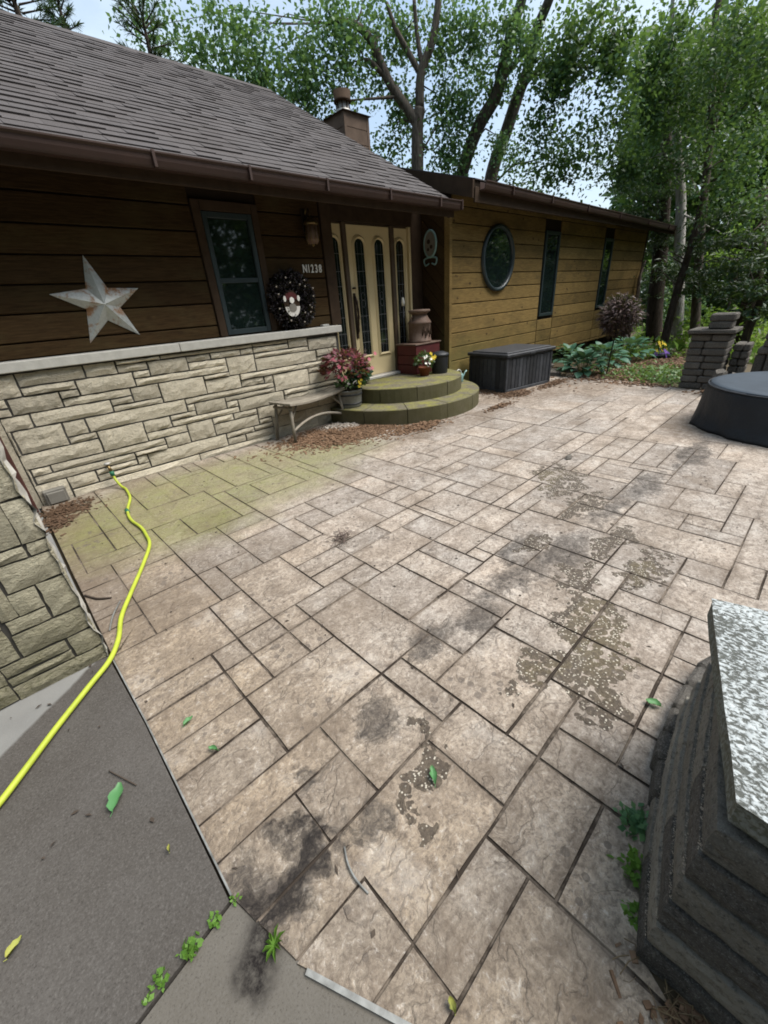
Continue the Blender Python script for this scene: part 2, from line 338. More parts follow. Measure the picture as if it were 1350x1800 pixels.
def make_cedar(name='weathered_cedar', c1=(.24, .163, .06), c2=(.14, .093, .037)):
    m = NM(name); q = m.own(23); g = m.noise(m.mapv(q, sc=(.7, 6, 9)), 9, 6, .6, .8); a = m.noise(q, 2, 3)
    col = m.mix(m.mr(g, .35, .65), c1, c2); wt = m.noise(m.mapv(m.pos, sc=(.6, 1, 1.2)), 2.6, 6, .68); col = m.mix(m.mr(wt, .48, .68, 0, .6), col, (.075, .058, .026)); hs = m.n('ShaderNodeHueSaturation'); m.l(col, hs.inputs['Color']); m.l(m.mr(m.rnd, 0, 1, .74, 1.16), hs.inputs['Value'])
    kn = m.vor(m.mapv(q, sc=(1.0, 1, 1.6)), 3.4); col = m.mix(m.mr(kn, .13, .05, 0, .9), hs.outputs[0], (.045, .028, .014))
    sx = m.n('ShaderNodeSeparateXYZ'); m.l(m.pos, sx.inputs[0])
    low = m.math('MULTIPLY', m.mr(m.math('ADD', sx.outputs[2], m.math('MULTIPLY', a, .8)), 1.35, .5), m.mr(sx.outputs[0], 9.5, 6.2)); col = m.mix(m.math('MULTIPLY', low, .75), col, (.15, .145, .05))
    m.bump(g, .4, .006); return m.done(col, .85, .08)
def make_mossy():
    m = NM('mossy_concrete'); q = m.pos; a = m.noise(q, 4.5, 6, .65); b = m.noise(q, 30, 6, .7); c = m.noise(q, 130, 3, .7)
    sx = m.n('ShaderNodeSeparateXYZ'); m.l(m.n('ShaderNodeNewGeometry').outputs['Normal'], sx.inputs[0])
    top = m.mr(sx.outputs[2], .5, .9)
    base = m.mix(m.mr(b, .35, .65), (.16, .145, .105), (.09, .08, .058))
    side = m.mix(m.mr(a, .3, .65), (.075, .07, .03), (.105, .095, .055))
    tp = m.mix(m.mr(a, .33, .58), m.mix(m.mr(b, .4, .6), (.245, .235, .05), (.16, .155, .045)), base)
    col = m.mix(top, side, tp); col = m.mix(m.mr(c, .5, .7, 0, .5), col, (.07, .06, .035))
    m.bump(m.math('ADD', b, m.math('MULTIPLY', c, .4)), .6, .008); return m.done(col, .88, .2)
def make_shingle():
    m = NM('asphalt_shingle'); q = m.own(31); c = m.noise(q, 190, 3, .8); a = m.noise(m.pos, 1.1, 3)
    r = m.n('ShaderNodeValToRGB'); e = r.color_ramp.elements; e[0].color = (.042, .036, .034, 1); e[1].color = (.078, .069, .068, 1); m.l(m.math('ADD', m.math('MULTIPLY', m.isl, .55), m.math('MULTIPLY', m.rnd, .45)), r.inputs['Fac'])
    col = m.mix(m.mr(c, .45, .75, 0, .6), r.outputs[0], (.14, .13, .13)); col = m.mix(m.mr(a, .4, .7, 0, .3), col, (.11, .105, .108))
    m.bump(c, .5, .003); return m.done(col, .9, .25)
def make_star():
    m = NM('rusty_zinc'); q = m.pos; a = m.noise(q, 7, 6, .65, .5); b = m.noise(q, 40, 5, .7)
    r = m.mr(m.math('ADD', a, m.math('MULTIPLY', b, .25)), .62, .76)
    col = m.mix(r, m.mix(m.mr(b, .3, .7), (.52, .54, .52), (.40, .42, .40)), m.mix(b, (.27, .12, .05), (.38, .22, .11)))
    m.bump(b, .2, .003); return m.done(col, m.mr(r, 0, 1, .45, .85), .4, .25)
def make_glass(name, col, rough=.03):
    m = NM(name); m.bump(m.noise(m.pos, 1.6, 2), .05, .02); return m.done(col, rough, .9)
def make_cap():
    m = NM('lichen_capstone'); p = m.pos; n = m.noise(m.mapv(p, sc=(1.5, 1, 1)), 84, 5, .66, .5); b = m.noise(p, 7, 4)
    f = m.mr(m.math('ADD', n, m.mr(b, .3, .7, -.06, .06)),  .45, .56)
    sx = m.n('ShaderNodeSeparateXYZ'); m.l(m.n('ShaderNodeNewGeometry').outputs['Normal'], sx.inputs[0])
    top = m.mr(sx.outputs[2], .5, .8)
    col = m.mix(m.math('MULTIPLY', f, m.mr(top, 0, 1, .25, 1)), m.mix(top, (.12, .12, .09), (.10, .105, .095)), (.50, .535, .54))
    m.bump(n, .9, .012); return m.done(col, .85, .25)
def make_block(name, c1, c2):
    m = NM(name); q = m.own(); a = m.noise(q, 7, 5, .6); b = m.noise(q, 75, 8, .78, .2); c = m.noise(q, 240, 4, .8)
    col = m.mix(m.mr(a, .3, .7), c1, c2); hs = m.n('ShaderNodeHueSaturation'); m.l(col, hs.inputs['Color']); m.l(m.mr(m.rnd, 0, 1, .75, 1.2), hs.inputs['Value'])
    col = m.mix(m.mr(b, .5, .66, 0, .75), hs.outputs[0], (.03, .027, .024)); col = m.mix(m.mr(b, .44, .34, 0, .5), col, (.42, .40, .35)); col = m.mix(m.mr(c, .54, .68, 0, .75), col, (.44, .42, .39))
    m.bump(m.math('ADD', b, m.math('MULTIPLY', c, .45)), 1.0, .022); return m.done(col, .9, .2)
def make_bark(name, c1, c2):
    m = NM(name); q = m.pos; a = m.noise(m.mapv(q, sc=(1, 1, .22)), 22, 5, .65, .6); col = m.mix(m.mr(a, .35, .62), c1, c2); m.bump(a, .8, .03); return m.done(col, .9, .15)

MT = dict(
    patio=make_patio(), drive=make_driveway(), drive2=make_driveway('pale_damp_concrete', (.085, .077, .065), (.125, .115, .10)), joint=make_joint(),
    limestone=make_stone('split_limestone', (.72, .65, .51), (.60, .545, .43)), pier=make_stone('mossy_limestone', (.56, .52, .395), (.45, .42, .31), True),
    mortar=simple('dark_mortar', (.04, .038, .034), (.07, .066, .06), 9), palemortar=simple('pale_mortar', (.36, .345, .31), (.22, .21, .185), 20, bump=.8),
    coping=simple('limestone_coping', (.52, .51, .465), (.42, .41, .375), 14, bump=.5, bscale=70), cedar=make_cedar(), shaded_cedar=make_cedar('brown_shaded_cedar', (.066, .040, .018), (.036, .022, .0105)), mossy=make_mossy(), shingle=make_shingle(),  # main-wall cedar: browner, and darkened to stand for shade under the eave
    trim=simple('dark_brown_trim', (.036, .024, .016), (.056, .037, .024), 9, .85, .12, .3), gutter=simple('brown_gutter_paint', (.058, .034, .027), (.042, .026, .022), 3, .5, .3, .1),
    downspout=simple('red_brown_paint', (.085, .03, .025), (.065, .026, .022), 3, .45, .4, .1), soffit=simple('soffit_boards', (.03, .022, .015), (.022, .016, .011), 4, .9, .08),
    star=make_star(), frame=simple('dark_green_frame', (.018, .03, .034), (.025, .038, .043), 5, .4, .5, .05), glass=make_glass('window_glass', (.008, .014, .013)), doorglass=make_glass('door_glass', (.008, .011, .011), .06),
    cream=simple('cream_door_paint', (.60, .495, .29), (.55, .45, .26), 5, .5, .4, .08, var=.03), jamb=simple('brown_jamb', (.06, .042, .03), (.085, .06, .04), 6, .6), brass=simple('aged_brass', (.25, .18, .08), (.13, .09, .04), 20, .4, .5, .1, metal=.8),
    bronze=simple('dark_bronze', (.05, .032, .024), (.03, .02, .016), 20, .4, .5, .1, metal=.6), lead=simple('lead_came', (.16, .17, .17), (.1, .1, .1), 10, .5), white=simple('white_paint', (.78, .77, .72), (.68, .66, .6), 20, .6), alu=simple('aluminium', (.5, .49, .46), (.38, .37, .35), 30, .5, .5, .1, metal=.3),
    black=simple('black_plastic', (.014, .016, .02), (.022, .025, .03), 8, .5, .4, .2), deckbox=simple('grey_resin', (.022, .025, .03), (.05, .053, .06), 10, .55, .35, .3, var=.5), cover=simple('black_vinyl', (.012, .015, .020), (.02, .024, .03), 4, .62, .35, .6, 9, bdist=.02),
    covertop=simple('slate_blue_vinyl', (.04, .052, .067), (.025, .033, .044), 3.5, .5, .4, .4, 8, bdist=.01),  # cover top: a lighter, bluer vinyl than the skirt
    benchwood=simple('grey_driftwood', (.27, .245, .20), (.17, .15, .12), 12, .85, .2, .6), greywood=simple('cedar_tub', (.20, .20, .185), (.14, .14, .125), 14, .8, .2, .5), terracotta=simple('terracotta', (.22, .07, .03), (.16, .05, .025), 12), red=simple('faded_red_paint', (.10, .02, .02), (.06, .014, .014), 10, .6),
    can=simple('rusted_milk_can', (.19, .14, .11), (.10, .055, .038), 9, .7, .3, .4), teal=simple('teal_enamel', (.22, .36, .35), (.17, .29, .29), 9, .4, .5, .1), hose=simple('yellow_hose', (.36, .42, .04), (.27, .32, .03), 9, .5, .4, .3), greenp=simple('green_plastic', (.02, .13, .07), (.015, .1, .055), 6, .5),
    block=make_block('concrete_block', (.17, .155, .135), (.10, .092, .082)), nearblock=make_block('dark_wall_block', (.19, .172, .148), (.11, .103, .094)), cap=make_cap(), tan=make_block('lit_tan_wall_block', (.38, .345, .285), (.25, .235, .205)),  # tan: block tint raised to carry the light on the post's long face
    mulch=simple('mulch_chip', (.15, .09, .052), (.085, .052, .032), 30, var=.4), drygrass=simple('dry_stem', (.20, .15, .085), (.12, .085, .05), 30), pebble=simple('pale_pebble', (.48, .43, .37), (.32, .28, .24), 20, var=.3), twig=simple('dark_twig', (.035, .026, .02), (.06, .045, .033), 20),
    soil=simple('woodland_soil', (.055, .042, .026), (.085, .065, .035), 3), edging=simple('edge_strip', (.25, .255, .245), (.09, .09, .083), 22, .5, .4, .3), meter=simple('grey_vent', (.20, .19, .165), (.16, .15, .13), 10, .6),
    bark=make_bark('poplar_bark', (.055, .045, .036), (.14, .12, .10)), birch=make_bark('pale_bark', (.22, .21, .19), (.46, .44, .41)), chimney=simple('tan_brown_boards', (.15, .108, .082), (.10, .072, .055), 6, .85, .12, .3), pinebark=make_bark('pine_bark', (.022, .017, .013), (.06, .047, .037)),
    lf_poplar=foliage('poplar_leaf', [(.04, .105, .05), (.075, .175, .075), (.125, .235, .095)]), lf_mid=foliage('maple_leaf', [(.024, .07, .030), (.048, .122, .042), (.095, .18, .055)]), lf_dark=foliage('pine_needle', [(.012, .035, .018), (.022, .06, .028), (.04, .085, .038)], .15),
    lf_bright=foliage('sunny_leaf', [(.07, .15, .02), (.13, .24, .03), (.2, .3, .045)], .45), lf_wood=foliage('woods_leaf', [(.02, .06, .02), (.05, .12, .03), (.11, .19, .04)]), hosta=foliage('hosta_leaf', [(.035, .10, .066), (.06, .15, .098), (.085, .20, .128)], .2),
    ground=foliage('ground_cover_leaf', [(.05, .11, .03), (.09, .17, .045), (.13, .22, .06)], .3), weed=foliage('weed_leaf', [(.07, .16, .025), (.13, .25, .035)], .3), burgundy=foliage('burgundy_leaf', [(.05, .008, .014), (.12, .014, .03), (.22, .05, .075)], .2),
    deadleaf=foliage('dried_leaf', [(.025, .012, .014), (.05, .027, .028), (.12, .08, .072)], .1), wreath=foliage('wreath_leaf', [(.008, .006, .008), (.016, .012, .015), (.03, .02, .022)], .05), potleaf=foliage('pot_leaf', [(.02, .05, .018), (.05, .1, .03), (.12, .15, .05)], .2),
    yellow=simple('yellow_petal', (.62, .46, .03), (.55, .4, .04), 20), purple=simple('purple_petal', (.10, .04, .25), (.14, .07, .3), 20), pink=simple('pink_petal', (.45, .13, .18), (.35, .08, .12), 20), dead=simple('dry_twig', (.20, .155, .125), (.09, .065, .06), 20), leafgreen=foliage('fallen_green_leaf', [(.07, .20, .07), (.09, .24, .09)], .2), leafyellow=simple('fallen_yellow_leaf', (.30, .29, .06), (.16, .19, .05), 20))

